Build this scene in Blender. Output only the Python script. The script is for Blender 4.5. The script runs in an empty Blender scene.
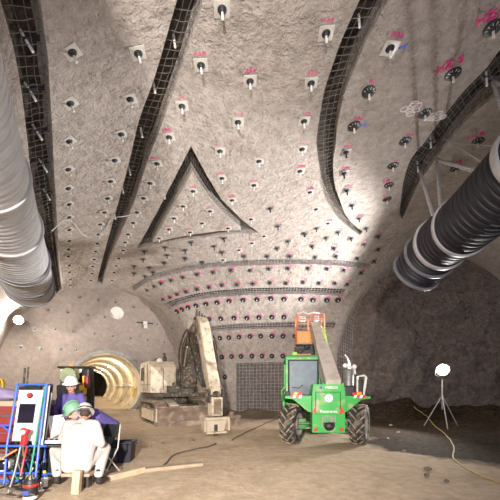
import bpy, bmesh, math, random
import numpy as np
from mathutils import Vector, Matrix, Quaternion
from mathutils.bvhtree import BVHTree
random.seed(7)
rng = np.random.default_rng(11)
SC = bpy.context.scene
COL = SC.collection
PI = math.pi
F = 330.0; CX = 250.0; HY = 387.0; CZ = 1.6      # focal length, horizon and eye height of the view

# ---------------------------------------------------------------- materials
def mat(name, col, rough=.75, var=.22, scale=6.0, bump=0.0, bscale=25.0, metal=0.0, emit=0.0, dirt=None, dirt_amt=.0, dscale=3.0, spec=.4):
    m = bpy.data.materials.new(name); m.use_nodes = True
    nt = m.node_tree; N = nt.nodes; L = nt.links
    b = N['Principled BSDF']
    b.inputs['Roughness'].default_value = rough; b.inputs['Metallic'].default_value = metal
    b.inputs['Specular IOR Level'].default_value = spec
    tc = N.new('ShaderNodeTexCoord')
    no = N.new('ShaderNodeTexNoise'); no.inputs['Scale'].default_value = scale; no.inputs['Detail'].default_value = 5
    L.new(tc.outputs['Object'], no.inputs['Vector'])
    rp = N.new('ShaderNodeValToRGB')
    rp.color_ramp.elements[0].position = .3; rp.color_ramp.elements[1].position = .72
    rp.color_ramp.elements[0].color = (*[c*(1-var) for c in col], 1)
    rp.color_ramp.elements[1].color = (*[min(1, c*(1+var*.7)) for c in col], 1)
    L.new(no.outputs['Fac'], rp.inputs['Fac'])
    out = rp.outputs['Color']
    if dirt:
        n2 = N.new('ShaderNodeTexNoise'); n2.inputs['Scale'].default_value = dscale; n2.inputs['Detail'].default_value = 8
        L.new(tc.outputs['Object'], n2.inputs['Vector'])
        r2 = N.new('ShaderNodeValToRGB'); r2.color_ramp.elements[0].position = .62-.35*dirt_amt; r2.color_ramp.elements[1].position = .72-.2*dirt_amt
        L.new(n2.outputs['Fac'], r2.inputs['Fac'])
        mx = N.new('ShaderNodeMix'); mx.data_type = 'RGBA'; L.new(r2.outputs['Color'], mx.inputs[0]); L.new(out, mx.inputs[6])
        mx.inputs[7].default_value = (*dirt, 1); out = mx.outputs[2]
    L.new(out, b.inputs['Base Color'])
    if emit:
        L.new(out, b.inputs['Emission Color']); b.inputs['Emission Strength'].default_value = emit
    if bump:
        n3 = N.new('ShaderNodeTexNoise'); n3.inputs['Scale'].default_value = bscale; n3.inputs['Detail'].default_value = 4
        L.new(tc.outputs['Object'], n3.inputs['Vector'])
        bp = N.new('ShaderNodeBump'); bp.inputs['Strength'].default_value = bump; bp.inputs['Distance'].default_value = .03
        L.new(n3.outputs['Fac'], bp.inputs['Height']); L.new(bp.outputs['Normal'], b.inputs['Normal'])
    return m

def rocklike(name, c0, c1, stain, bumps, stain_pos=(.55, .8), rough=.9):
    """mineral surface: two-scale colour noise, stain patches and stacked bumps"""
    m = bpy.data.materials.new(name); m.use_nodes = True
    nt = m.node_tree; N = nt.nodes; L = nt.links; b = N['Principled BSDF']
    b.inputs['Roughness'].default_value = rough; b.inputs['Specular IOR Level'].default_value = .25
    tc = N.new('ShaderNodeTexCoord')
    def noise(s, d=6, r=.6, dist=0):
        n = N.new('ShaderNodeTexNoise'); n.inputs['Scale'].default_value = s; n.inputs['Detail'].default_value = d
        n.inputs['Roughness'].default_value = r; n.inputs['Distortion'].default_value = dist
        L.new(tc.outputs['Object'], n.inputs['Vector']); return n.outputs['Fac']
    rp = N.new('ShaderNodeValToRGB'); rp.color_ramp.elements[0].position = .32; rp.color_ramp.elements[1].position = .7
    rp.color_ramp.elements[0].color = (*c0, 1); rp.color_ramp.elements[1].color = (*c1, 1)
    L.new(noise(5.0, 8, .7), rp.inputs['Fac'])
    r2 = N.new('ShaderNodeValToRGB'); r2.color_ramp.elements[0].position = stain_pos[0]; r2.color_ramp.elements[1].position = stain_pos[1]
    L.new(noise(.8, 6, .65, .6), r2.inputs['Fac'])
    mx = N.new('ShaderNodeMix'); mx.data_type = 'RGBA'; L.new(r2.outputs['Color'], mx.inputs[0]); L.new(rp.outputs['Color'], mx.inputs[6])
    mx.inputs[7].default_value = (*stain, 1)
    L.new(mx.outputs[2], b.inputs['Base Color'])
    prev = None
    for s, st, di in bumps:
        bp = N.new('ShaderNodeBump'); bp.inputs['Strength'].default_value = st; bp.inputs['Distance'].default_value = di
        L.new(noise(s, 4), bp.inputs['Height'])
        if prev: L.new(prev, bp.inputs['Normal'])
        prev = bp.outputs['Normal']
    L.new(prev, b.inputs['Normal'])
    m['mix'] = 1
    return m

def emission(name, col, strength):
    m = bpy.data.materials.new(name); m.use_nodes = True; N = m.node_tree.nodes
    b = N['Principled BSDF']; b.inputs['Base Color'].default_value = (*col, 1)
    b.inputs['Emission Color'].default_value = (*col, 1); b.inputs['Emission Strength'].default_value = strength
    return m

M = {}
M['shotcrete'] = rocklike('sprayed_concrete', (.315, .275, .25), (.52, .465, .43), (.26, .215, .18), [(1.6, .6, .25), (6, .9, .12), (16, .9, .06), (45, .6, .025)], (.56, .8))
M['rock_lit'] = rocklike('bare_rock_lit', (.10, .09, .085), (.24, .205, .195), (.10, .09, .085), [(2.5, .9, .2), (9, .8, .07), (28, .6, .02)])  # lighter copy of the same rock for the far wall recesses
M['rock'] = rocklike('bare_rock_shade_dark', (.028, .022, .018), (.095, .075, .06), (.04, .034, .03), [(2.5, .9, .2), (9, .8, .07), (28, .6, .02)])  # colour kept dark to carry the shade inside the ceiling slots
M['face_rock'] = rocklike('excavated_rock_face', (.115, .095, .088), (.27, .225, .205), (.15, .125, .115), [(1.6, .9, .4), (5, 1.0, .2), (16, .9, .06)])
M['headwall'] = rocklike('smooth_sprayed_concrete', (.205, .17, .155), (.295, .25, .225), (.18, .145, .135), [(1.5, .25, .1), (8, .3, .03), (40, .3, .01)])
M['wire'] = mat('wire', (.15, .14, .135), .6, .3, 9, metal=.3)
M['mesh_wire'] = mat('mesh_wire', (.40, .37, .37), .6, .3, 5, metal=.2)
M['galv'] = mat('galvanised_steel', (.52, .50, .47), .45, .15, 14, metal=.1)
M['steel_dark'] = mat('dark_steel', (.035, .035, .04), .5, .4, 10, metal=.4)
M['steel_mid'] = mat('worn_steel', (.22, .21, .21), .5, .3, 10, metal=.5)
M['rod'] = mat('bolt_rod', (.75, .73, .70), .45, .2, 20)
M['pink'] = mat('pink_paint', (.75, .045, .25), .8, .15, 30)
M['blue_paint'] = mat('blue_spray_paint', (.12, .17, .62), .8, .15, 30)
M['pale_paint'] = mat('pale_spray_paint', (.75, .68, .68), .8, .15, 30)
M['duct_pale'] = mat('pale_duct_fabric', (.50, .50, .52), .42, .12, 5, .15, 14)
M['duct_dark'] = mat('dark_duct_fabric', (.02, .019, .027), .5, .2, 5, .1, 14)
M['duct_band'] = mat('duct_band', (.36, .355, .37), .45, .15, 8)
M['duct_band_dark'] = mat('dark_duct_band', (.16, .16, .18), .45, .15, 8)
M['chain'] = mat('chain_steel', (.55, .55, .58), .35, .2, 20, metal=.6)
M['cable_white'] = mat('pale_cable', (.62, .60, .58), .6, .1)
M['cable_black'] = mat('black_cable', (.02, .02, .024), .5, .2)
M['cable_grey'] = mat('grey_cable', (.13, .115, .10), .6, .2)
M['cable_yellow'] = mat('yellow_cable', (.62, .47, .17), .6, .2)
M['green'] = mat('green_machine_paint', (.024, .34, .045), .42, .12, 4, dirt=(.30, .33, .17), dirt_amt=.25, dscale=3)
M['green_dark'] = mat('dark_green_machine_paint', (.03, .24, .05), .5, .2, 6, dirt=(.12, .12, .08), dirt_amt=.5)
M['rubber'] = mat('tyre_rubber', (.035, .033, .034), .8, .3, 9, .2, 30, dirt=(.19, .155, .12), dirt_amt=.35, dscale=6)
M['rubber_dust'] = mat('dusty_tread', (.40, .31, .22), .9, .35, 9, dirt=(.12, .10, .085), dirt_amt=.5, dscale=7)
M['black'] = mat('black_plastic', (.018, .018, .02), .5, .3, 8)
M['cabglass'] = mat('dusty_cab_glass', (.11, .15, .19), .4, .25, 3, spec=.3)
M['cab_dark'] = mat('cab_interior', (.03, .035, .045), .6, .3, 6)
M['boom_grey'] = mat('dusty_boom_paint', (.56, .50, .46), .6, .12, 3, dirt=(.44, .38, .33), dirt_amt=.4)
M['orange'] = mat('orange_panel', (.78, .33, .09), .6, .15, 6, dirt=(.55, .33, .17), dirt_amt=.3)
M['orange_frame'] = mat('orange_tube', (.85, .27, .12), .5, .1)
M['red'] = mat('red_paint', (.68, .025, .02), .4, .12)
M['red_dull'] = mat('dull_red_paint', (.25, .03, .03), .5, .2, 6, dirt=(.15, .05, .04), dirt_amt=.4)
M['white'] = mat('white_paint', (.80, .80, .80), .45, .05)
M['white_dirty'] = mat('off_white_paint', (.66, .64, .62), .55, .12, 8)
M['amber'] = mat('amber_lens', (.9, .28, .03), .3, .1)
M['exc'] = mat('muddy_cream_paint', (.60, .51, .40), .65, .15, 3, .2, 20, dirt=(.32, .25, .18), dirt_amt=.3, dscale=5)
M['exc_brown'] = mat('mud_caked_steel', (.21, .16, .12), .8, .35, 6, .5, 14, dirt=(.33, .26, .18), dirt_amt=.3, dscale=7)
M['exc_dark'] = mat('greasy_dark_steel', (.055, .045, .038), .7, .4, 8, .3, 16, dirt=(.20, .15, .095), dirt_amt=.3, dscale=9)
M['exc_blade'] = mat('dusty_blade_steel', (.22, .16, .125), .7, .3, 4, .3, 14, dirt=(.40, .30, .22), dirt_amt=.35)
M['chrome'] = mat('chrome', (.75, .75, .75), .18, .05, metal=1)
M['blue'] = mat('blue_frame_paint', (.045, .12, .55), .4, .12)
M['screen'] = mat('dark_screen', (.012, .010, .022), .15, .3)
M['green_hose'] = mat('green_hose', (.02, .27, .19), .5, .15)
M['lime'] = mat('lime_fabric', (.35, .75, .12), .7, .15)
M['yellow'] = mat('yellow_paint', (.82, .50, .03), .5, .15)
M['wood'] = mat('pale_timber', (.48, .38, .27), .8, .2, 7, .2, 18)
M['wood_dusty'] = mat('dusty_timber', (.36, .285, .21), .85, .2, 7, .25, 18)
M['paper'] = mat('paper', (.80, .80, .80), .8, .04)
M['suit_white'] = mat('white_coverall_cloth', (.50, .47, .455), .85, .08, 6, .9, 7)
M['purple'] = mat('purple_work_cloth', (.11, .085, .30), .85, .18, 6, .3, 14)
M['purple_grey'] = mat('mauve_cloth', (.24, .20, .34), .85, .2, 6, .3, 14)
M['trousers'] = mat('dark_trouser_cloth', (.06, .065, .09), .9, .2, 8, .2, 14)
M['skin'] = mat('skin', (.56, .30, .22), .55, .1, 8)
M['boot'] = mat('boot_leather', (.03, .026, .024), .6, .3, 9)
M['hat_white'] = mat('white_helmet_shell', (.78, .80, .80), .3, .05)
M['hat_green'] = mat('green_helmet_shell', (.16, .33, .22), .35, .1)
M['hat_grey'] = mat('grey_helmet_shell', (.55, .55, .57), .35, .1)
M['hair'] = mat('dark_hair', (.05, .035, .03), .8, .2)
M['crate'] = mat('black_crate_plastic', (.018, .016, .03), .5, .2)
M['drum'] = mat('dull_green_drum', (.27, .31, .19), .6, .2)
M['rim_dull'] = mat('dusty_rim', (.24, .22, .20), .7, .2, 8)
M['gap'] = mat('tunnel_gap_brown', (.17, .125, .08), .9, .3, 4, .3, 12)  # brown tube behind the ribs, makes the gaps between them dark
M['rib'] = mat('cream_tunnel_liner', (.62, .53, .37), .85, .12, 2, .1, 8, dirt=(.36, .28, .18), dirt_amt=.25, dscale=1.5)
M['stone'] = mat('loose_stone', (.22, .18, .15), .9, .3, 5, .4, 12)
M['stone_pale'] = mat('pale_loose_stone', (.5, .45, .4), .9, .3, 5, .4, 12)
M['lamp_white'] = emission('lamp_glow', (1, .98, .95), 60)
M['lamp_left'] = emission('wall_lamp_glow', (1, .93, .82), 35)
M['tube_glow'] = emission('tunnel_lamp_glow', (1, .85, .6), 12)
M['label_blue'] = mat('blue_print', (.06, .08, .35), .6, .1)

# ---------------------------------------------------------------- mesh builder
class MB:
    def __init__(s): s.v = []; s.f = []
    def add(s, vs, fs):
        o = len(s.v); s.v += [tuple(p) for p in vs]; s.f += [tuple(i+o for i in f) for f in fs]; return s
    def box(s, c, d, rot=None):
        hx, hy, hz = d[0]/2, d[1]/2, d[2]/2
        p = [Vector((x*hx, y*hy, z*hz)) for x in (-1, 1) for y in (-1, 1) for z in (-1, 1)]
        if rot is not None: p = [rot @ q for q in p]
        c = Vector(c)
        return s.add([q+c for q in p], [(0,1,3,2),(4,6,7,5),(0,4,5,1),(2,3,7,6),(0,2,6,4),(1,5,7,3)])
    def bbox(s, c, d, bev=.02, rot=None):
        bm = bmesh.new(); bmesh.ops.create_cube(bm, size=1)
        for v in bm.verts: v.co = Vector((v.co.x*d[0], v.co.y*d[1], v.co.z*d[2]))
        bmesh.ops.bevel(bm, geom=bm.edges[:], offset=min(bev, min(d)*.45), segments=2, affect='EDGES', profile=.6)
        c = Vector(c)
        bm.verts.index_update()
        s.add([(rot @ v.co if rot is not None else v.co)+c for v in bm.verts], [[v.index for v in f.verts] for f in bm.faces]); bm.free(); return s
    def frame(s, a, b):
        z = (Vector(b)-Vector(a)).normalized()
        x = z.orthogonal().normalized(); return x, z.cross(x), z
    def cyl(s, a, b, r, r2=None, n=12, cap=True):
        r2 = r if r2 is None else r2; a, b = Vector(a), Vector(b); x, y, z = s.frame(a, b)
        vs = []
        for P, q in ((a, r), (b, r2)):
            vs += [P+(x*math.cos(2*PI*i/n)+y*math.sin(2*PI*i/n))*q for i in range(n)]
        fs = [(i, (i+1) % n, n+(i+1) % n, n+i) for i in range(n)]
        if cap: fs += [tuple(range(n))[::-1], tuple(range(n, 2*n))]
        return s.add(vs, fs)
    def tube(s, pts, r, n=8, closed=False, rads=None):
        pts = [Vector(p) for p in pts]; m = len(pts); vs = []; fs = []; prev = None
        for i, p in enumerate(pts):
            if closed: t = (pts[(i+1) % m]-pts[i-1]).normalized()
            else: t = (pts[min(i+1, m-1)]-pts[max(i-1, 0)]).normalized()
            if prev is None: x = t.orthogonal().normalized()
            else:
                x = prev - t*prev.dot(t); x = x.normalized() if x.length > 1e-6 else t.orthogonal().normalized()
            prev = x; y = t.cross(x); rr = rads[i] if rads else r
            vs += [p+(x*math.cos(2*PI*k/n)+y*math.sin(2*PI*k/n))*rr for k in range(n)]
        for i in range(m if closed else m-1):
            j = (i+1) % m
            fs += [(i*n+k, i*n+(k+1) % n, j*n+(k+1) % n, j*n+k) for k in range(n)]
        if not closed: fs += [tuple(range(n))[::-1], tuple(range((m-1)*n, m*n))]
        return s.add(vs, fs)
    def lathe(s, prof, a, axis=(0, 0, 1), n=24, closed=False):
        """prof: (radius, height) list around axis from point a"""
        a = Vector(a); z = Vector(axis).normalized(); x = z.orthogonal().normalized(); y = z.cross(x); vs = []; fs = []
        for r, h in prof: vs += [a+z*h+(x*math.cos(2*PI*k/n)+y*math.sin(2*PI*k/n))*max(r, 1e-4) for k in range(n)]
        m = len(prof)
        for i in range(m if closed else m-1):
            j = (i+1) % m
            fs += [(i*n+k, i*n+(k+1) % n, j*n+(k+1) % n, j*n+k) for k in range(n)]
        return s.add(vs, fs)
    def ball(s, c, r, n=10, m=7, rot=None):
        r = r if hasattr(r, '__len__') else (r, r, r); c = Vector(c); vs = []; fs = []
        for i in range(m+1):
            th = PI*i/m
            for k in range(n):
                q = Vector((math.sin(th)*math.cos(2*PI*k/n)*r[0], math.sin(th)*math.sin(2*PI*k/n)*r[1], math.cos(th)*r[2]))
                vs.append(c+(rot @ q if rot is not None else q))
        for i in range(m): fs += [(i*n+k, (i+1)*n+k, (i+1)*n+(k+1) % n, i*n+(k+1) % n) for k in range(n)]
        return s.add(vs, fs)
    def capsule(s, a, b, r, r2=None, n=12):
        r2 = r if r2 is None else r2
        s.cyl(a, b, r, r2, n); s.ball(a, r, n, 8); return s.ball(b, r2, n, 8)
    def prism(s, poly, x0, x1, ax='x'):
        """poly of (u,v) extruded along an axis: 'x' -> (x,u,v), 'y' -> (u,y,v)"""
        f = (lambda u, v, w: (w, u, v)) if ax == 'x' else ((lambda u, v, w: (u, w, v)) if ax == 'y' else (lambda u, v, w: (u, v, w)))
        n = len(poly); vs = [f(u, v, x0) for u, v in poly]+[f(u, v, x1) for u, v in poly]
        return s.add(vs, [tuple(range(n)), tuple(range(2*n-1, n-1, -1))]+[(i, i+n, (i+1) % n+n, (i+1) % n) for i in range(n)])
    def mesh(s, name, m=None, smooth=False, weld=True, sharp=35):
        me = bpy.data.meshes.new(name); me.from_pydata(s.v, [], s.f)
        bm = bmesh.new(); bm.from_mesh(me)
        if weld: bmesh.ops.remove_doubles(bm, verts=bm.verts, dist=1e-5)
        bmesh.ops.recalc_face_normals(bm, faces=bm.faces); bm.to_mesh(me); bm.free()
        if m: me.materials.append(M[m] if isinstance(m, str) else m)
        if smooth:
            me.shade_smooth()
            me.set_sharp_from_angle(angle=math.radians(sharp))
        return me
    def build(s, name, m, parent=None, smooth=False, sharp=35):
        o = bpy.data.objects.new(name, s.mesh(name, m, smooth, sharp=sharp)); COL.objects.link(o)
        if parent: o.parent = parent
        return o

def tag(o, label=None, cat=None, group=None, kind=None):
    if label: o['label'] = label
    if cat: o['category'] = cat
    if group: o['group'] = group
    if kind: o['kind'] = kind
    return o
def empty(name, loc=(0, 0, 0), rz=0):
    o = bpy.data.objects.new(name, None); COL.objects.link(o); o.location = loc; o.rotation_euler = (0, 0, rz); o.empty_display_size = .2; return o
def meshobj(name, me, parent=None):
    o = bpy.data.objects.new(name, me); COL.objects.link(o)
    if parent: o.parent = parent
    return o
def rot(ax, deg): return Matrix.Rotation(math.radians(deg), 3, ax)
def text_mesh(name, txt, size, m, extrude=.004):
    cu = bpy.data.curves.new('t', 'FONT'); cu.body = txt; cu.size = size; cu.extrude = extrude; cu.align_x = 'CENTER'; cu.align_y = 'CENTER'
    o = bpy.data.objects.new('t', cu); COL.objects.link(o); bpy.context.view_layer.update()
    me = bpy.data.meshes.new_from_object(o.evaluated_get(bpy.context.evaluated_depsgraph_get())); me.name = name
    bpy.data.objects.remove(o); bpy.data.curves.remove(cu)
    me.materials.clear(); me.materials.append(M[m]); return me
def bake(o):
    """replace a mesh object's data by its modified mesh"""
    bpy.context.view_layer.update()
    me = bpy.data.meshes.new_from_object(o.evaluated_get(bpy.context.evaluated_depsgraph_get()))
    old = o.data; o.modifiers.clear(); o.data = me; me.name = old.name; bpy.data.meshes.remove(old); return o
def ray(px, py): return Vector(((px-CX)/F, 1, (HY-py)/F))
EYE = Vector((0, 0, CZ))
def at(px, py, Y): return EYE+ray(px, py)*Y
def smooth_path(pts, k=6):
    P = [Vector(p) for p in pts]; out = []
    for i in range(len(P)-1):
        p0, p1, p2, p3 = P[max(i-1, 0)], P[i], P[i+1], P[min(i+2, len(P)-1)]
        for j in range(k):
            t = j/k
            out.append(.5*((2*p1)+(p2-p0)*t+(2*p0-5*p1+4*p2-p3)*t*t+(3*p1-p0-3*p2+p3)*t**3))
    return out+[P[-1]]
# ---------------------------------------------------------------- the cavern: a fork of two tunnels round a pillar
uL = np.array((-.479, .878)); vL = np.array((.878, .479))      # left drift: axis and sideways direction
uR = np.array((.300, .954)); vR = np.array((.954, -.300))      # right drift
PLc = np.array((-3.1, 18.9)); PRc = np.array((4.45, 17.1))     # corners of the pillar's front wall
S_LEFT = -3.0; R_PT = np.array((12.6, 14.6)); T_HEAD = 19.0; R_HEAD = 17.6
TAB = rng.random((48, 48, 48)).astype(np.float32)
def vnoise(x, y, z):
    xi = np.floor(x).astype(int); yi = np.floor(y).astype(int); zi = np.floor(z).astype(int)
    fx, fy, fz = x-xi, y-yi, z-zi
    fx, fy, fz = [f*f*(3-2*f) for f in (fx, fy, fz)]
    def T(a, b, c): return TAB[(xi+a) % 48, (yi+b) % 48, (zi+c) % 48]
    r = 0
    for a in (0, 1):
        for b in (0, 1):
            for c in (0, 1):
                r = r+T(a, b, c)*(fx if a else 1-fx)*(fy if b else 1-fy)*(fz if c else 1-fz)
    return r-.5
def seg_dist(x, y, A, D, L):
    t = np.clip((x-A[0])*D[0]+(y-A[1])*D[1], 0, L)
    return np.hypot(x-A[0]-D[0]*t, y-A[1]-D[1]*t)
def plan_dist(x, y):
    w = PRc-PLc; Lw = np.hypot(*w); w = w/Lw
    dp = np.minimum(np.minimum(seg_dist(x, y, PLc, uL, 40), seg_dist(x, y, PRc, uR, 40)), seg_dist(x, y, PLc, w, Lw))
    inside = ((x-PLc[0])*vL[0]+(y-PLc[1])*vL[1] > 0) & ((x-PRc[0])*vR[0]+(y-PRc[1])*vR[1] < 0) & (-(x-PLc[0])*w[1]+(y-PLc[1])*w[0] > 0)
    dp = np.where(inside, -dp, dp)
    dl = x*vL[0]+y*vL[1]-S_LEFT
    dr = (R_PT[0]-x)*vR[0]+(R_PT[1]-y)*vR[1]
    return np.minimum(np.minimum(dp, dl), dr)
RV = 5.0; Z0 = 2.3
def phi(x, y, z, d=None):
    d = plan_dist(x, y) if d is None else d
    zc = np.clip(7.5+.075*x, 6.85, 8.25); H = zc-Z0
    a = np.maximum(RV-d, 0)/RV; b = np.maximum(z-Z0, 0)/H
    return (np.sqrt(a*a+b*b)-1)*5.0
def normal_in(p):
    e = .05; g = []
    for k in range(3):
        q1 = np.array(p, float); q2 = q1.copy(); q1[k] += e; q2[k] -= e
        g.append(float(phi(*q1)-phi(*q2)))
    return -Vector(g).normalized()

GH = .125
gx = np.arange(-14.5, 14.6, GH); gy = np.arange(-5.5, 21.3, GH); gz = np.arange(-.5, 9.1, GH)
X2, Y2 = np.meshgrid(gx, gy, indexing='ij')
D2 = plan_dist(X2, Y2)
X3 = X2[:, :, None]; Y3 = Y2[:, :, None]; Zg = gz[None, None, :]
PH = phi(X3, Y3, Zg, D2[:, :, None])
XX, YY, ZZ = np.broadcast_arrays(X3, Y3, Zg)
NZ1 = vnoise(XX*.9, YY*.9, ZZ*.9)*.10+vnoise(XX*2.3+9, YY*2.3, ZZ*2.3)*.06+vnoise(XX*5+3, YY*5, ZZ*5)*.022
tL3 = XX*uL[0]+YY*uL[1]; rR3 = XX*uR[0]+YY*uR[1]
def surface_nets(Fv, org, h):
    ins = Fv < 0; nx, ny, nz = Fv.shape
    cell = np.zeros((nx-1, ny-1, nz-1), np.int8)
    for a in (0, 1):
        for b in (0, 1):
            for c in (0, 1): cell += ins[a:nx-1+a, b:ny-1+b, c:nz-1+c]
    act = (cell > 0) & (cell < 8)
    I, J, K = np.nonzero(act); n = len(I)
    idx = -np.ones(act.shape, np.int64); idx[I, J, K] = np.arange(n)
    acc = np.zeros((n, 3)); cnt = np.zeros(n)
    cs = [(a, b, c) for a in (0, 1) for b in (0, 1) for c in (0, 1)]
    for p in cs:
        for ax in range(3):
            if p[ax] == 0:
                q = list(p); q[ax] = 1
                f0 = Fv[I+p[0], J+p[1], K+p[2]]; f1 = Fv[I+q[0], J+q[1], K+q[2]]
                m = (f0 < 0) != (f1 < 0); t = np.where(m, f0/np.where(f0 == f1, 1, f0-f1), 0)
                for k in range(3):
                    acc[:, k] += np.where(m, p[k]+(t if k == ax else 0), 0)
                cnt += m
    V = (np.stack((I, J, K), 1)+acc/cnt[:, None])*h+np.array(org)
    faces = []
    for ax in range(3):
        a, b = [(1, 2), (2, 0), (0, 1)][ax]
        sl0 = [slice(None)]*3; sl1 = [slice(None)]*3; sl0[ax] = slice(0, -1); sl1[ax] = slice(1, None)
        s0 = ins[tuple(sl0)]; s1 = ins[tuple(sl1)]
        ch = np.argwhere(s0 != s1)
        ok = (ch[:, a] > 0) & (ch[:, b] > 0) & (ch[:, a] < Fv.shape[a]-1) & (ch[:, b] < Fv.shape[b]-1)
        ch = ch[ok]; flip = s0[tuple(ch.T)]
        def g(da, db):
            q = ch.copy(); q[:, a] -= da; q[:, b] -= db; return idx[tuple(q.T)]
        Q = np.stack((g(1, 1), g(0, 1), g(0, 0), g(1, 0)), 1)
        Q[~flip] = Q[~flip][:, ::-1]
        faces.append(Q)
    return V, np.concatenate(faces)
def np_mesh(name, V, Q, m, smooth=True):
    me = bpy.data.meshes.new(name)
    me.vertices.add(len(V)); me.vertices.foreach_set('co', V.astype(np.float32).ravel())
    me.loops.add(len(Q)*4); me.loops.foreach_set('vertex_index', Q.astype(np.int32).ravel())
    me.polygons.add(len(Q)); me.polygons.foreach_set('loop_start', np.arange(0, len(Q)*4, 4, dtype=np.int32))
    me.update(calc_edges=True); me.validate()
    me.materials.append(M[m])
    if smooth: me.shade_smooth()
    return me
ORG = (gx[0], gy[0], gz[0])
TH = .46
pn = PH+NZ1
clip = np.maximum(np.maximum(tL3-(T_HEAD+.55), np.minimum(rR3-(R_HEAD+.5), XX-4.9)), np.maximum(-5.0-YY, -.25-ZZ))
clip = np.maximum(clip, np.maximum(YY-20.9, np.maximum(-14.1-XX, XX-14.1)))
clip = np.maximum(clip, ZZ-8.85)
LIN = np.maximum(np.maximum(-pn, PH-TH), clip)
V, Q = surface_nets(LIN, ORG, GH)
lining = meshobj('ceiling', np_mesh('ceiling', V, Q, 'shotcrete'))
def bvh_of(*objs):
    vs = []; fs = []
    for o in objs:
        off = len(vs); mw = o.matrix_world
        vs += [mw @ v.co for v in o.data.vertices]; fs += [[off+i for i in p.vertices] for p in o.data.polygons]
    return BVHTree.FromPolygons(vs, fs)
BV_LIN = bvh_of(lining)
def hit(px, py, bv=None, maxd=60):
    d = ray(px, py).normalized()
    h = (bv or BV_LIN).ray_cast(EYE, d, maxd)
    return h[0]
# rock behind the lining (seen at the bottom of every slot)
NZ2 = vnoise(XX*1.6+5, YY*1.6, ZZ*1.6)*.16+vnoise(XX*4+1, YY*4, ZZ*4)*.09
cavclip = np.maximum(np.maximum(tL3-(T_HEAD+1.2), np.minimum(rR3-(R_HEAD+1.2), XX-4.9)), -5.2-YY)
RK = np.maximum(PH-.33+NZ2, -.45-ZZ)
V, Q = surface_nets(RK, ORG, GH)
cz = V[Q].mean(1)
Q = Q[(cz[:, 2] > -.3) & (cz[:, 1] < 21.0)]
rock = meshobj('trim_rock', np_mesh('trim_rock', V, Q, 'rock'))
rock.data.materials.append(M['rock_lit'])
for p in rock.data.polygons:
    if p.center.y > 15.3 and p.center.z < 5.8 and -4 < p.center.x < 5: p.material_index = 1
tag(rock, 'shade-darkened bare rock behind the sprayed concrete, seen inside the slots', kind='structure')
del XX, YY, ZZ, PH, NZ1, NZ2, LIN, RK, pn, clip, cavclip, tL3, rR3

# ---------------------------------------------------------------- slots cut through the lining
def resample(pts, n):
    P = [Vector((p[0], p[1], 0)) for p in pts]
    L = [0]
    for a, b in zip(P, P[1:]): L.append(L[-1]+(b-a).length)
    out = []
    for i in range(n):
        t = L[-1]*i/(n-1); k = 0
        while k < len(L)-2 and L[k+1] < t: k += 1
        f = (t-L[k])/max(L[k+1]-L[k], 1e-6); q = P[k].lerp(P[k+1], min(f, 1)); out.append((q.x, q.y))
    return out
def world_edge(pts, n, bv=None):
    sp = smooth_path([(p[0], p[1], 0) for p in pts], 5)
    out = []
    for x, y in resample([(q.x, q.y) for q in sp], n):
        h = hit(x, y, bv)
        if h is not None: out.append(h)
        elif out: out.append(out[-1].copy())
    return out
def even(P, n):
    L = [0]
    for a, b in zip(P, P[1:]): L.append(L[-1]+(b-a).length)
    out = []; k = 0
    for i in range(n):
        t = L[-1]*i/(n-1)
        while k < len(L)-2 and L[k+1] < t: k += 1
        out.append(P[k].lerp(P[k+1], min(1, (t-L[k])/max(L[k+1]-L[k], 1e-6))))
    return out
def cutter(e1, e2, closed=False, deep=.62):
    n = len(e1); vs = []; fs = []
    for a, b in zip(e1, e2):
        na, nb = normal_in(a), normal_in(b)
        vs += [a+na*.35, b+nb*.35, b-nb*deep, a-na*deep]
    for i in range(n if closed else n-1):
        j = (i+1) % n
        for k in range(4): fs.append((i*4+k, i*4+(k+1) % 4, j*4+(k+1) % 4, j*4+k))
    if not closed: fs += [(0, 1, 2, 3), ((n-1)*4+3, (n-1)*4+2, (n-1)*4+1, (n-1)*4)]
    me = bpy.data.meshes.new('cut'); me.from_pydata([tuple(v) for v in vs], [], fs)
    bm = bmesh.new(); bm.from_mesh(me); bmesh.ops.triangulate(bm, faces=bm.faces); bmesh.ops.recalc_face_normals(bm, faces=bm.faces); bm.to_mesh(me); bm.free()
    return meshobj('cut', me)
def wire_net(e1, e2, name_label, step=.16, depth=-.06, r=.0055, closed=False, wm='wire'):
    L = sum(((b-a).length for a, b in zip(e1, e1[1:])), 0)
    n = max(4, int(L/step)); A = even(e1, n); B = even(e2, n)
    w = max((a-b).length for a, b in zip(A, B)); k = max(2, int(round(w/step)))
    mb = MB()
    A = [a+normal_in(a)*depth for a in A]; B = [b+normal_in(b)*depth for b in B]
    for a, b in zip(A, B):
        mb.tube([a.lerp(b, t/4)+Vector([random.uniform(-.012, .012) for _ in range(3)]) for t in range(5)], r, 4)
    for i in range(0, k+1):
        t = (i+.3)/(k+.6)
        mb.tube([a.lerp(b, t)+Vector([random.uniform(-.012, .012) for _ in range(3)]) for a, b in zip(A, B)]+([A[0].lerp(B[0], t)] if closed else []), r, 4)
    o = mb.build('wire_mesh', wm); return tag(o, name_label, 'wire mesh')

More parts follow.
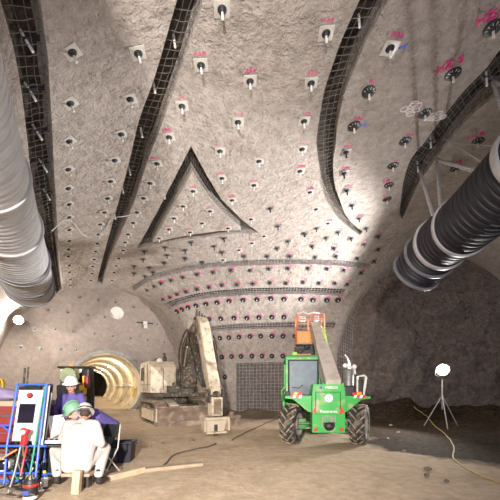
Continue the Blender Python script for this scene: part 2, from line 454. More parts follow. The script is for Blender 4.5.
SLOTS = []   # (left edge, right edge, label, closed, mesh step)
SLOTS.append(([(-8, -28), (6, 20), (16, 60), (24, 110), (32, 180), (44, 240), (52, 272), (56, 294)],
              [(36, -28), (43, 20), (48, 60), (51, 110), (54, 165), (57, 220), (60, 260), (63, 291)],
              'wire mesh in the straight dark ceiling slot beside the pale duct', False, .17))
SLOTS.append(([(183, -20), (171, 21), (155, 76), (138.6, 122), (129, 163), (119, 200), (104, 254), (96.5, 283)],
              [(209, -20), (196, 24), (178, 78), (162, 124), (147, 163), (135, 200), (113, 252), (102.5, 284)],
              'wire mesh in the straight ceiling slot left of the triangular slot', False, .16))
SLOTS.append(([(368, -20), (359.6, 0), (341.6, 40), (331, 70), (324, 92), (318, 128), (316.5, 145), (319, 165), (322, 186), (327, 202), (338, 218), (350, 228.5), (360, 235)],
              [(399, -20), (388, 0), (369, 36), (353, 72), (345, 92), (338, 122), (335.5, 145), (333, 165), (335, 186), (341, 203), (345, 214), (354, 225), (363, 232)],
              'crumpled wire mesh in the curved ceiling slot above the telehandler', False, .15))
SLOTS.append(([(530, 18), (500, 50), (485.5, 69), (464, 91), (444, 116), (424, 143), (411, 159), (403.5, 182), (399.5, 214)],
              [(535, 62), (500, 92), (486, 103), (471, 116), (446, 145), (428, 170), (418, 185), (409, 204), (402.5, 220)],
              'wire mesh in the broad curved ceiling slot above the black duct', False, .16))
TRI_O = [(191, 146), (206, 174), (221, 199), (240, 218), (259, 233), (240, 233.4), (220, 235), (180, 240.5), (137, 248.5), (155, 216), (173, 181)]
TRI_I = [(191.6, 173), (200, 187), (210, 201), (225, 217), (241, 230.4), (234, 230.4), (218, 231.2), (187, 235.6), (152.5, 242.5), (166, 218), (179, 195)]
bands = [
 ([(131, 286.5), (145, 278), (160, 272), (180, 267.6), (200, 264.2), (230, 261.2), (270, 259.4), (310, 259.6), (340, 260.4), (371, 264)],
  [(134, 291), (147, 283), (162.5, 277), (181, 272.6), (200, 269.2), (230, 266.6), (270, 264.8), (310, 264.2), (340, 265.6), (369.5, 269)],
  'wire mesh in the highest arched slot of the lit far wall', .14),
 ([(164, 304.5), (170, 301), (182, 297), (196, 293.8), (214, 291), (230, 289.6), (250, 288.2), (290, 287.4), (320, 287.8), (346, 289)],
  [(169, 310), (174, 306.4), (185, 302.8), (197, 300), (214, 297.4), (230, 296.2), (250, 294.8), (290, 294), (320, 294.6), (343, 296)],
  'wire mesh in the second arched slot down the far wall', .14),
 ([(188, 330), (210, 326.2), (240, 323.4), (270, 322.4), (300, 321.6), (336, 322)],
  [(189, 334.5), (210, 331.4), (240, 329.4), (270, 328.6), (300, 328.2), (334, 328.8)],
  'wire mesh in the level slot behind the work basket', .15),
 ([(236, 363.2), (250, 362.8), (270, 362.4), (300, 362.2), (331, 362.4)],
  [(236, 415), (250, 415), (270, 415), (300, 415), (331, 416)],
  'wire mesh over the unlined foot of the far wall behind the telehandler', .19),
]
cuts = []
def slot(e1p, e2p, label, step, n=40, depth=-.07, wm='wire', deep=.62):
    e1 = world_edge(e1p, n); e2 = world_edge(e2p, n)
    m = min(len(e1), len(e2)); e1, e2 = e1[:m], e2[:m]
    cuts.append(cutter(e1, e2, deep=deep)); wire_net(e1, e2, label, step, depth, .012 if wm == 'mesh_wire' else .0055, wm=wm)
for a, b, lab, cl, st in SLOTS: slot(a, b, lab, st, 44, -.09)
def tri_edge(pts, per=5):
    out = []
    for i in range(len(pts)):
        a, b = pts[i], pts[(i+1) % len(pts)]
        for k in range(per):
            t = k/per; out.append(hit(a[0]+(b[0]-a[0])*t, a[1]+(b[1]-a[1])*t))
    return out
to, ti = tri_edge(TRI_O), tri_edge(TRI_I)
cuts.append(cutter(to, ti, True))
wire_net(to, ti, 'wire mesh in the triangular slot in the ceiling', .2, -.14, closed=True)
for i, (a, b, lab, st) in enumerate(bands): slot(a, b, lab, st, 36, (-.06, -.06, -.03, .0)[i], 'mesh_wire', (.62, .62, .62, .62)[i])
for c in cuts:
    md = lining.modifiers.new('cut', 'BOOLEAN'); md.operation = 'DIFFERENCE'; md.object = c; md.solver = 'MANIFOLD'
bake(lining)
for c in cuts: bpy.data.objects.remove(c)
lining.data.shade_smooth(); lining.data.set_sharp_from_angle(angle=math.radians(48))
# the far wall between the two drifts becomes an object of its own
bm = bmesh.new(); bm.from_mesh(lining.data)
def sel(f):
    c = f.calc_center_median(); return c.z < 5.15 and c.y > 15.8 and -3.9 < c.x < 5.4 and plan_dist(np.array(c.x), np.array(c.y)) < 3
keep = [f for f in bm.faces if sel(f)]
bm2 = bm.copy(); bmesh.ops.delete(bm, geom=keep, context='FACES'); bm.to_mesh(lining.data)
bmesh.ops.delete(bm2, geom=[f for f in bm2.faces if not sel(f)], context='FACES')
me = bpy.data.meshes.new('wall_back'); bm2.to_mesh(me); me.materials.append(M['shotcrete']); bm.free(); bm2.free()
wall_back = meshobj('wall_back', me)
tag(wall_back, 'sprayed concrete far wall between the two tunnels', kind='structure')
tag(lining, 'sprayed concrete vault of the cavern with bolt plates and dark slots', kind='structure')
for o in (lining, wall_back): o.data.set_sharp_from_angle(angle=math.radians(48))

# ---------------------------------------------------------------- floor
fx = np.arange(-15, 15.1, .11); fy = np.arange(-5, 20.6, .11)
FX, FY = np.meshgrid(fx, fy, indexing='ij')
def floor_h(x, y):
    z = vnoise(x*.5, y*.5, x*0+.5)*.09+vnoise(x*1.7+4, y*1.7, x*0+2.5)*.05+vnoise(x*6, y*6, x*0+1.5)*.022
    r = x*uR[0]+y*uR[1]; q = x*vR[0]+y*vR[1]
    mud = np.clip((r-(R_HEAD-3.2))/3.2, 0, 1)**1.6*np.clip((x-3.0)/2.5, 0, 1)
    z = z+mud*(.75+vnoise(x*1.3, y*1.3, x*0+7.5)*.9)+np.clip(mud*4, 0, 1)*vnoise(x*4, y*4, x*0+8.5)*.12
    dd = plan_dist(x, y); z = z+np.clip(1-dd/1.1, 0, 1)*(.32+vnoise(x*2, y*2, x*0+3.5)*.3)
    t = x*uL[0]+y*uL[1]; s = x*vL[0]+y*vL[1]
    z = z+np.clip((t-(T_HEAD-2.6))/2.6, 0, 1)*.42
    near = np.clip((9-y)/3, 0, 1)
    return z*(1-.55*near)
FZ = floor_h(FX, FY)
n0, n1 = FX.shape; ii = np.arange(n0*n1).reshape(n0, n1)
Qf = np.stack((ii[:-1, :-1], ii[1:, :-1], ii[1:, 1:], ii[:-1, 1:]), -1).reshape(-1, 4)
floor = meshobj('floor', np_mesh('floor', np.stack((FX, FY, FZ), -1).reshape(-1, 3), Qf, 'shotcrete'))
tag(floor, 'trampled sandy cavern floor with dark wet muck on the right', kind='structure')
def gz_at(x, y): return float(floor_h(np.array(float(x)), np.array(float(y))))
fm = rocklike('trampled_dirt', (.44, .345, .25), (.66, .53, .40), (.38, .29, .20), [(3, .3, .08), (14, .6, .04), (45, .7, .02)], (.5, .72), .95)
N = fm.node_tree.nodes; L = fm.node_tree.links; b = N['Principled BSDF']; b.inputs['Specular IOR Level'].default_value = .08
src = b.inputs['Base Color'].links[0].from_socket
tc = N.new('ShaderNodeTexCoord'); sx = N.new('ShaderNodeSeparateXYZ'); L.new(tc.outputs['Object'], sx.inputs[0])
nn = N.new('ShaderNodeTexNoise'); nn.inputs['Scale'].default_value = 1.1; nn.inputs['Detail'].default_value = 7; L.new(tc.outputs['Object'], nn.inputs['Vector'])
def mth(op, a, bb, clampit=False):
    m = N.new('ShaderNodeMath'); m.operation = op; m.use_clamp = clampit
    for i, q in enumerate((a, bb)):
        if isinstance(q, (int, float)): m.inputs[i].default_value = q
        else: L.new(q, m.inputs[i])
    return m.outputs[0]
wob = mth('MULTIPLY', mth('SUBTRACT', nn.outputs['Fac'], .5), 3.0)
e1 = mth('MULTIPLY', mth('ADD', mth('SUBTRACT', mth('ADD', sx.outputs['X'], sx.outputs['Y']), 11.5), wob), 1.6, True)   # dark wet muck to the right of the machines
e2 = mth('MULTIPLY', mth('ADD', mth('SUBTRACT', sx.outputs['X'], 2.9), wob), 1.3, True)
mask = mth('MULTIPLY', e1, e2)
e3 = mth('MULTIPLY', mth('ADD', mth('SUBTRACT', sx.outputs['Y'], 15.6), wob), .8, True)
e4 = mth('MULTIPLY', mth('ADD', sx.outputs['X'], 3.2), .6, True)
mask = mth('MAXIMUM', mask, mth('MULTIPLY', mth('MULTIPLY', e3, e4), .75))
mx = N.new('ShaderNodeMix'); mx.data_type = 'RGBA'; L.new(mask, mx.inputs[0]); L.new(src, mx.inputs[6])
rp = N.new('ShaderNodeValToRGB'); rp.color_ramp.elements[0].position = .35; rp.color_ramp.elements[1].position = .75
rp.color_ramp.elements[0].color = (.028, .02, .014, 1); rp.color_ramp.elements[1].color = (.085, .062, .043, 1)
n4 = N.new('ShaderNodeTexNoise'); n4.inputs['Scale'].default_value = 7; n4.inputs['Detail'].default_value = 8; L.new(tc.outputs['Object'], n4.inputs['Vector'])
L.new(n4.outputs['Fac'], rp.inputs['Fac']); L.new(rp.outputs['Color'], mx.inputs[7]); L.new(mx.outputs[2], b.inputs['Base Color'])
floor.data.materials.clear(); floor.data.materials.append(fm)

# ---------------------------------------------------------------- left headwall with the pilot tunnel
TS, TZ, TR = 1.78, 1.68, 1.72
def L3(s, t, z): return Vector((s*vL[0]+t*uL[0], s*vL[1]+t*uL[1], z))
vs = []; fs = []; na = 120; rings = [TR+.02]+list(np.linspace(TR+.15, 8.6, 62))
for r in rings:
    for k in range(na):
        a = 2*PI*k/na; s = TS+math.cos(a)*r; z = TZ+math.sin(a)*r
        dz = float(vnoise(np.array(s*.7), np.array(z*.7), np.array(3.3)))*.25+float(vnoise(np.array(s*2.4), np.array(z*2.4), np.array(8.3)))*.05
        w = min(1, (r-TR)/.8)
        vs.append(L3(s, T_HEAD+dz*w+.35*max(0, 1-((r-1.7)/5.5)**2)*w, z))
for i in range(len(rings)-1):
    fs += [(i*na+k, i*na+(k+1) % na, (i+1)*na+(k+1) % na, (i+1)*na+k) for k in range(na)]
hw = MB().add(vs, fs).build('wall_left', 'headwall', smooth=True, sharp=60)
tag(hw, 'smooth concrete end wall of the left tunnel, pierced by a small round tunnel', kind='structure')
# pilot tunnel: ribbed liner tube
prof = []
for k in range(0, 330):
    h = k*.075; ph = (h % .5)/.5
    prof.append((TR+.05, h))
tun = MB().lathe(prof, L3(TS, T_HEAD-.12, TZ), (uL[0], uL[1], 0), 56).build('wall_far', 'gap', smooth=True, sharp=40)
tag(tun, 'dark brown tube of the small round tunnel between its cream ribs', kind='structure')
rb_ = MB()
for k in range(34):
    h = .05+k*.56; rb_.lathe([(TR+.04, h), (TR-.06, h+.01), (TR-.1, h+.06), (TR-.1, h+.22), (TR-.06, h+.29), (TR+.04, h+.3)], L3(TS, T_HEAD-.1, TZ), (uL[0], uL[1], 0), 56)
tag(rb_.build('trim_3', 'rib', smooth=True, sharp=40), 'cream liner ribs ringing the small round tunnel', kind='structure')
col = MB().lathe([(TR-.02, -.16), (TR+.16, -.16), (TR+.16, .12), (TR-.02, .12)], L3(TS, T_HEAD-.05, TZ), (uL[0], uL[1], 0), 56, True).build('trim_1', 'steel_mid', smooth=True)
tag(col, 'dull steel ring round the mouth of the small tunnel', kind='structure')
endw = MB(); endw.lathe([(0, 0), (TR+.3, 0)], L3(TS, T_HEAD+24, TZ), (uL[0], uL[1], 0), 32); endw = endw.build('wall_front', 'rock')
tag(endw, 'rock closing the far end of the small tunnel', kind='structure')
pf = MB(); hw_ = 1.36
pf.add([L3(TS-hw_, T_HEAD-.35, .40), L3(TS+hw_, T_HEAD-.35, .40), L3(TS+hw_, T_HEAD+24, .62), L3(TS-hw_, T_HEAD+24, .62), L3(TS-hw_, T_HEAD-.35, .0), L3(TS+hw_, T_HEAD-.35, .0), L3(TS+hw_, T_HEAD+24, .0), L3(TS-hw_, T_HEAD+24, .0)],
       [(0,1,2,3), (4,7,6,5), (0,4,5,1), (1,5,6,2), (2,6,7,3), (3,7,4,0)])
pf = pf.build('trim_2', fm); tag(pf, 'dirt floor of the small tunnel', kind='structure')
# ---------------------------------------------------------------- right headwall: rough rock face
def R3(q, r, z): return Vector((q*vR[0]+r*uR[0], q*vR[1]+r*uR[1], z))
qc = 3.38
qs = np.arange(-1.12, qc+7.5, .11); zs = np.arange(-.4, 9.2, .11)
QQ, ZZ2 = np.meshgrid(qs, zs, indexing='ij')
def face_off(q, z):
    rr = np.hypot((q-qc)/4.6, (z-1.2)/6.9)
    dish = .9*np.clip(1-rr**2, -.2, 1)                      # hollowed out towards the middle
    ridge = -.45*np.clip(1-np.abs(z-6.1-.25*np.sin(q*1.1))/1.2, 0, 1)*np.clip(1.25-rr, 0, 1)
    n = vnoise(q*.55, z*.55, q*0+2.2)*1.0+vnoise(q*1.5, z*1.5, q*0+4.2)*.65+vnoise(q*4+2, z*4, q*0+5.7)*.3+vnoise(q*8, z*8, q*0+1.7)*.07
    low = np.clip((1.02-rr)*3, .12, 1)*np.clip((6.6-z)*.8, .25, 1)
    return dish+ridge+n*low
OFF = face_off(QQ, ZZ2)
P = np.stack((QQ*vR[0]+(R_HEAD+OFF)*uR[0], QQ*vR[1]+(R_HEAD+OFF)*uR[1], ZZ2), -1).reshape(-1, 3)
n0, n1 = QQ.shape; ii = np.arange(n0*n1).reshape(n0, n1)
Qf = np.stack((ii[:-1, :-1], ii[1:, :-1], ii[1:, 1:], ii[:-1, 1:]), -1).reshape(-1, 4)
face = meshobj('wall_right', np_mesh('wall_right', P, Qf, 'face_rock'))
tag(face, 'rough excavated rock face of the right tunnel behind the floodlight', kind='structure')
BV_ALL = bvh_of(lining, wall_back, hw, face, floor, rock)
BV_SURF = bvh_of(hw, face)
def surf(px, py):
    d = ray(px, py).normalized(); h = min((b.ray_cast(EYE, d, 60) for b in (BV_SURF, BV_LIN)), key=lambda q: q[3] if q[0] is not None else 1e9)
    n = h[1]
    if n.dot(d) > 0: n = -n
    return h[0], n
def net_on(e1p, e2p, label, step=.16, lift=.04):
    n = 40
    def pr(pts):
        sp = smooth_path([(p[0], p[1], 0) for p in pts], 5)
        return [surf(x, y)[0] for x, y in resample([(q.x, q.y) for q in sp], n)]
    A, B = pr(e1p), pr(e2p)
    L_ = sum((b-a).length for a, b in zip(A, A[1:])); m = max(4, int(L_/step)); A, B = even(A, m), even(B, m)
    k = max(2, int(round(max((a-b).length for a, b in zip(A, B))/step))); mb = MB()
    back = -Vector((uR[0], uR[1], 0))*lift
    for a, b in zip(A, B): mb.tube([a+back, b+back], .009, 4)
    for i in range(k+1): mb.tube([a.lerp(b, i/k)+back for a, b in zip(A, B)], .009, 4)
    return tag(mb.build('wire_mesh', 'mesh_wire'), label, 'wire mesh')
net_on([(338, 408), (337, 350), (339, 315), (347, 292), (361, 276), (380, 266), (400, 260)], [(352, 408), (352, 350), (354, 320), (361, 300), (373, 285), (388, 275), (404, 269)],
       'wire mesh curving up the left edge of the rough rock face', .19)
FLOOD = Vector((7.6, 13, 2.27)); WALL_LAMP = at(18.5, 320, 14.0)
# ---------------------------------------------------------------- rock bolts
ORD = ['first', 'second', 'third', 'fourth', 'fifth', 'sixth', 'seventh', 'eighth', 'ninth', 'tenth', 'eleventh', 'twelfth', 'thirteenth', 'fourteenth', 'fifteenth', 'sixteenth']
def plate_square(w=.25, t=.014):
    mb = MB(); mb.bbox((0, 0, t/2+.01), (w, w, t), .006); return mb
def plate_round(r=.14):
    return MB().lathe([(0, .035), (r*.42, .05), (r*.62, .034), (r*.94, .03), (r, .02), (r, 0), (0, 0)], (0, 0, 0), n=22)
def spokes(r=.14):
    mb = MB()
    for k in range(5):
        a = PI*(k/4)*.8+.45; mb.box((math.cos(a)*r*.62, math.sin(a)*r*.62, .036), (r*.42, .009, .010), rot('Z', math.degrees(a)))
    return mb
nut = MB(); nut.lathe([(0, .07), (.03, .07), (.045, .05), (.072, .03), (.074, .022), (0, .022)], (0, 0, 0), n=14)
rodm = MB(); rodm.cyl((0, 0, .0), (0, 0, .155), .019, n=10); rodm.cyl((0, 0, .13), (0, 0, .165), .023, n=8)
def scribble(seed):
    r = random.Random(seed); mb = MB(); x = -.09
    while x < .06:
        w = r.uniform(.03, .05); h = r.uniform(.05, .075)
        pts = [(x, .17), (x+w*r.uniform(.2, 1), .17+h), (x+w, .17+h*r.uniform(.2, .9)), (x+w*r.uniform(.4, 1), .165)]
        mb.tube([(p[0], p[1]+.01, .012) for p in pts], .009, 5); x += w+.028
    if False:
        mb.tube([(-.15, .06, .01), (-.175, .0, .01), (-.15, -.06, .01)], .010, 5)
    return mb
def arcmark():
    return MB().tube([(math.cos(a)*.19, math.sin(a)*.19, .012) for a in [PI*(.08+.45*k/7) for k in range(8)]], .022, 6)
BM = dict(sq=plate_square().mesh('plate', 'galv', True), sqd=plate_square().mesh('plate', 'steel_mid', True), rd=plate_round().mesh('plate', 'steel_dark', True), sp=spokes().mesh('spokes', 'galv'),
          nut=nut.mesh('nut', 'steel_dark'), rod=rodm.mesh('rod', 'rod', True), rodd=rodm.mesh('rod', 'steel_dark', True), arc=arcmark().mesh('paint_mark', 'pink', True),
          sc=[scribble(i).mesh('paint_mark', 'pink', True) for i in range(5)])
bl = MB().tube([(.2+.06*math.cos(a), .03*math.sin(a*1.3)+.01*a, .012) for a in [k*.6 for k in range(12)]], .014, 5)
BM['blue'] = bl.mesh('paint_mark', 'blue_paint', True)
# small far bolts: one mesh each
def far_mesh(kind, paint):
    mb = MB()
    if kind == 'sq': mb.bbox((0, 0, .016), (.2, .2, .014), .006)
    else: mb.lathe([(0, .04), (.07, .05), (.12, .03), (.13, 0), (0, 0)], (0, 0, 0), n=14)
    me_p = mb.mesh('plate', 'galv' if kind == 'sq' else 'steel_dark')
    return me_p
def bolt(px, py, kind, label, group, paint=None, pdir=None, twist=0, scale=1.0):
    P, n = surf(px, py)
    n = normal_in(P) if kind != 'head' and n.dot(normal_in(P)) > .5 else n
    zax = n.normalized()
    x0 = (pdir-zax*pdir.dot(zax)) if pdir is not None else (Vector((1, 0, 0))-zax*zax.x)
    x0.normalize(); q = Quaternion(zax, twist); x0.rotate(q); y0 = zax.cross(x0)
    if pdir is None and y0.y+y0.z < 0: pass
    mw = Matrix((x0, y0, zax)).transposed().to_4x4(); mw.translation = P-zax*.012
    r = bpy.data.objects.new('rock_bolt', None); COL.objects.link(r); r.empty_display_size = .1
    r.matrix_world = mw @ Matrix.Scale(scale, 4)
    tag(r, label, 'rock bolt', group)
    if kind == 'rd':
        p = meshobj('plate', BM['rd'], r); meshobj('rod', BM['rod'], r); meshobj('nut', BM['nut'], r)
        if P.y < 11: meshobj('spokes', BM['sp'], p)
    else:
        meshobj('plate', BM['sq' if kind == 'sq' else 'sqd'], r); meshobj('rod', BM['rod' if kind != 'sqd' else 'rodd'], r); meshobj('nut', BM['nut'], r)
    if paint == 'arc': tag(meshobj('paint_mark', BM['arc'], r), 'pink spray paint arc')
    elif paint == 'blue':
        tag(meshobj('paint_mark', BM['sc'][2], r), 'pink spray paint mark'); tag(meshobj('paint_mark', BM['blue'], r), 'blue spray paint loop')
    elif paint == 'pink': tag(meshobj('paint_mark', BM['sc'][random.randrange(5)], r), 'pink spray paint mark')
    elif paint:
        t = meshobj('paint_mark', text_mesh('paint_mark', paint, .21, 'pink', .012), r); t.location = (-.06, .26, .02); tag(t, 'pink spray painted figures')
    return r
def row(pts, kind, desc, group, paint=None, first='nearest', what=None, scale=1.0, pdir=None):
    """desc completes: <ordinal> ... in <desc>, counted from <first>"""
    for i, p in enumerate(pts):
        o = ORD[i]; w = what or {'sq': 'square bolt plate', 'sqd': 'small bolt plate', 'rd': 'round bolt plate', 'head': 'small bolt plate'}[kind]
        lab = f'{o} {w} {desc}' if first is None else f'{o} {w} from the {first}, {desc}'
        bolt(p[0], p[1], kind, lab, group, paint, twist=random.uniform(-.1, .1), scale=scale, pdir=pdir)
UPR = Vector((1, 0, 0))
GA = 'bolt plates of the ceiling strip between the two straight slots'
row([(72, 52), (70, 103), (69, 141), (68, 169), (68, 188), (69, 204), (69, 217), (69, 229.5), (69, 240.5), (68, 249), (68, 256), (69, 265), (69, 272), (70, 279), (70, 285)], 'sq',
    'left column between the straight slots', GA, None, 'front')
row([(138, 53), (130, 99), (121, 134), (114.5, 160), (110.5, 181), (107.5, 198), (104.5, 212), (100, 224), (98.5, 234), (97, 243), (95.5, 251), (94, 259), (92.5, 266), (91.5, 273), (90.5, 280)], 'sq',
    'right column between the straight slots', GA, None, 'front')
GB = 'pink marked bolt plates of the ceiling round the triangular slot'
row([(222, 9), (201, 65), (182, 106), (169, 137), (157, 163.5)], 'sq', 'column descending to the triangular slot tip', GB, 'pink', 'front')
row([(150, 183), (143.5, 198), (137, 212), (133, 222.5), (128, 234), (125, 242), (123, 250), (118.5, 258), (116, 265.5), (114, 272), (112, 280)], 'sq', 'column left of the triangular slot', GB, None, 'front')
row([(250, 81), (238, 122), (220, 151), (222, 178)], 'sq', 'column right of the triangular slot tip', GB, 'pink', 'front')
row([(326, 33), (311, 83), (304, 121), (302, 149), (300, 171), (310, 192), (316, 209), (328, 223)], 'sq', 'column left of the curved slot', GB, 'pink', 'front')
row([(259, 161), (254, 185), (232, 200), (251, 219), (264, 236), (252, 243), (239, 250), (223, 260)], 'sq', 'chain passing the triangular slot right corner', GB, 'pink', 'front')
row([(270, 208), (278, 226), (304, 233), (277, 248), (288, 241), (326, 237.6), (312, 246), (334, 248)], 'sqd', 'bright ceiling right of the triangular slot', GB, 'pink', 'front')
row([(244, 256), (267, 256), (290, 256), (315, 257), (336, 256), (357, 258)], 'sqd', 'row just above the highest arched slot', GB, 'pink', 'left')
GT = 'bolt plates inside the triangle of the ceiling slot'
row([(193, 191), (183, 206), (174, 218), (169, 229), (159, 238)], 'sq', 'left line inside the triangular slot', GT, 'pink', 'tip')
row([(210, 211), (202, 223), (190, 232), (228, 228)], 'sq', 'right line inside the triangular slot', GT, 'pink', 'tip')
row([(144, 251), (165, 247), (191, 242), (214, 246), (224, 238)], 'sqd', 'row below the triangular slot base', GB, None, 'left')
row([(143, 259), (167, 255), (164, 262.5), (185, 258), (185, 250), (202, 262), (222, 252)], 'sqd', 'scatter between triangle and highest arched slot', GB, None, 'left')
row([(134, 266), (134, 273), (149, 267), (145, 276), (153, 272)], 'sqd', 'left end above the highest arched slot', GB, None, 'left')
GC = 'bolt plates between the two arched slots'
row([(161, 283), (171, 280), (183, 277), (197, 274), (213, 272), (231, 270), (250, 270), (269, 268.5), (288, 268), (308, 268), (327, 268.5), (344, 270), (361, 272.5)], 'sqd', 'upper row between the arched slots', GC, 'arc', 'left')
row([(163, 299), (170, 297), (177, 294), (186, 291.5), (197, 289), (209, 287), (222, 285), (237, 284.5), (253, 283.5), (270, 282.5), (286, 283), (303, 282), (319, 283), (335, 283), (347, 284)], 'sqd', 'lower row between the arched slots', GC, 'arc', 'left')
row([(147, 290), (154, 286)], 'sqd', 'pair at the left tip of the arched panel', GC, None, 'left')
GD = 'bolt plates of the panel below the arched slots'
row([(177, 311.5), (182, 309.5), (188, 307.5), (196, 305.5), (206, 304), (217, 302.5), (229, 301), (243, 300), (257, 299.5), (271, 298.5), (284, 299), (301, 299), (313, 300), (327, 300), (338, 300)], 'rd', 'row just below the second arched slot', GD, 'arc', 'left')
row([(196, 319), (209, 319), (221, 318.5), (234, 318), (247, 318), (259, 317.5), (272, 317), (284, 317)], 'rd', 'row just above the level slot', GD, 'arc', 'left')
GE = 'round bolt plates of the level panel on the far wall'
row([(220, 338), (229, 337.5), (239, 337), (250, 336.4), (261, 336), (272, 336), (283, 336), (295, 336)], 'rd', 'upper row below the level slot', GE, 'arc', 'left')
row([(222, 357), (231.6, 356.5), (241, 356.3), (252, 356), (262, 356), (272, 356), (283, 356)], 'rd', 'lower row below the level slot', GE, 'arc', 'left')
row([(218, 377), (225, 377)], 'rd', 'concrete patch beside the excavator stick', GE, None, 'left')
# right-hand ceiling
GR = 'round bolt plates of the shaded right ceiling'
fig = Vector((.85, -.5, 0))
for px, py, kind, pt, lab in [
    (390, 48, 'sq', 'blue', 'square bolt plate high right of the curved slot, with blue paint'),
    (493, 28, 'rd', 'HZ.3', 'round bolt plate at the upper right picture edge, pink figures above'),
    (453, 74, 'rd', 'HZ 3', 'round dark bolt plate left of the broad slot with long shadow and pink figures'),
    (369, 91.5, 'rd', 'blue', 'upper round bolt plate right of the curved slot, blue paint loop beside it'),
    (354, 126, 'rd', 'blue', 'lower round bolt plate close to the curved slot, blue paint loop beside it'),
    (425, 113, 'rd', None, 'round dark bolt plate between two pale paint blotches'),
    (405, 141, 'rd', 'pink', 'round dark bolt plate by the left edge of the broad slot, pink mark above'),
    (393, 165.5, 'rd', 'pink', 'dusty round bolt plate below a faint pink mark, left of the broad slot'),
    (389, 185, 'rd', '14', 'round bolt plate with pink figures beside the broad slot tip'),
    (387, 199, 'rd', '5', 'lowest round bolt plate in shade beside the broad slot tip'),
    (478, 141, 'rd', 'HL9', 'round dark bolt plate above the black duct with bold pink figures'),
    (456, 168, 'rd', 'HL2', 'round dark bolt plate half behind the black duct, pink figures above')]:
    bolt(px, py, kind, lab, GR, pt, pdir=fig if pt and len(pt) < 5 and pt not in ('pink', 'blue') else Vector((1, .2, 0)), twist=random.uniform(-.1, .1), scale=1.05 if kind == 'rd' else 1.1)
GL = 'bolt plates on the brightly lit ceiling above the telehandler'
row([(346, 152), (344, 173), (347, 190), (352, 205), (359, 218), (366, 228), (378, 236)], 'sqd', 'column right of the curved slot', GL, 'pink', 'front')
row([(305, 233.5), (316.5, 228), (338, 232), (351, 238), (364, 244), (378, 249), (374, 261)], 'sqd', 'bright patch below the curved slot tail', GL, 'pink', 'left')
# left end wall
GH_ = 'small bolt plates of the left end wall'
for nm, pts in [('top row of the smooth left end wall', [(48, 310), (68, 312), (80, 297), (88, 315), (99, 300), (116, 302), (134, 307), (152, 310)]),
                ('middle row of the smooth left end wall', [(35, 329), (55, 329), (74, 331.6), (95, 333.6), (113, 336), (131, 338), (148, 340), (165, 342)]),
                ('second row of the smooth left end wall', [(105, 317), (120, 318), (158, 324), (172, 328)]),
                ('lowest row of the smooth left end wall', [(21, 347), (41, 348.6), (61, 349), (76, 350)])]:
    row(pts, 'head', nm, GH_, None, 'left', scale=.75, what='small bolt plate')
# bolts standing in the slots
def slot_bolt(px, py, label, grp, plate=True):
    d = ray(px, py).normalized(); h = BV_LIN.ray_cast(EYE, d, 60)[0]; n = normal_in(h)
    r = bpy.data.objects.new('rock_bolt', None); COL.objects.link(r); r.location = h-n*.30; r.rotation_euler = n.to_track_quat('Z', 'Y').to_euler(); r.empty_display_size = .1
    tag(r, label, 'rock bolt', grp)
    m = MB(); m.cyl((0, 0, .0), (0, 0, .30 if plate else .22), .022, n=8); m.build('rod', 'rod', r)
    if plate:
        m = MB(); m.bbox((0, .1, .13), (.09, .42, .02), .006); m.build('plate', 'steel_dark', r)
for i, p in enumerate([(33, 52), (36, 101), (42, 140), (47, 172), (50, 200)]):
    slot_bolt(*p, f'{ORD[i]} bolt with flat bar from the front, slot beside the pale duct', 'bolts in the slot beside the pale duct')
for i, p in enumerate([(176, 52), (156, 97), (143, 141), (131, 178), (124, 196), (116, 222)]):
    slot_bolt(*p, f'{ORD[i]} pale bolt end from the front, straight slot left of the triangle', 'bolt ends in the slot left of the triangle', False)
for i, p in enumerate([(487, 86), (431, 148), (418, 172)]):
    slot_bolt(*p, f'{ORD[i]} pale bolt end from the right in the broad curved slot', 'bolt ends in the broad curved slot')
slot_bolt(360, 32, 'pale bolt end in the front part of the curved slot', 'bolt ends in the curved slot', False)
slot_bolt(165, 199, 'bolt with pale end in the left arm of the triangular slot', 'bolt ends in the triangular slot', True)
# pale paint blotches, disc and fitting
def blotch(px, py, rad, m, label, cat, seed):
    P, n = surf(px, py); r = random.Random(seed); mb = MB(); x = n.orthogonal().normalized(); y = n.cross(x)
    for k in range(7):
        c = P+(x*r.uniform(-1, 1)+y*r.uniform(-1, 1))*rad*.6
        mb.tube([c+(x*math.cos(a)+y*math.sin(a))*rad*r.uniform(.22, .34)+n*.006 for a in [2*PI*j/9 for j in range(9)]], .014, 5, True)
    tag(mb.build('paint_mark', m), label, cat)
blotch(415, 107, .3, 'pale_paint', 'pale pink paint blotch left of the round bolt plate beside the broad slot', 'paint mark', 3)
blotch(435, 117, .24, 'pale_paint', 'pale paint blotch right of the round bolt plate, against the broad slot', 'paint mark', 5)
P, n = surf(117, 313)
mb = MB(); mb.lathe([(0, .03), (.1, .035), (.12, .02), (.3, .015), (.33, .03), (.36, .0), (0, 0)], P, n, 24)
tag(mb.build('wall_disc', 'galv', smooth=True), 'pale round disc on the left end wall above the small tunnel', 'wall disc')
P, n = surf(145, 323); r = empty('wall_fitting', P); r.rotation_euler = n.to_track_quat('Z', 'Y').to_euler(); tag(r, 'small white fitting on a bar on the left end wall above the excavator', 'fitting')
MB().bbox((0, 0, .06), (.22, .18, .14), .02).build('housing', 'galv', r); MB().bbox((0, 0, .03), (.9, .07, .05), .01).build('bar', 'steel_dark', r); MB().bbox((.02, -.2, .07), (.2, .2, .12), .02).build('bracket', 'galv', r)
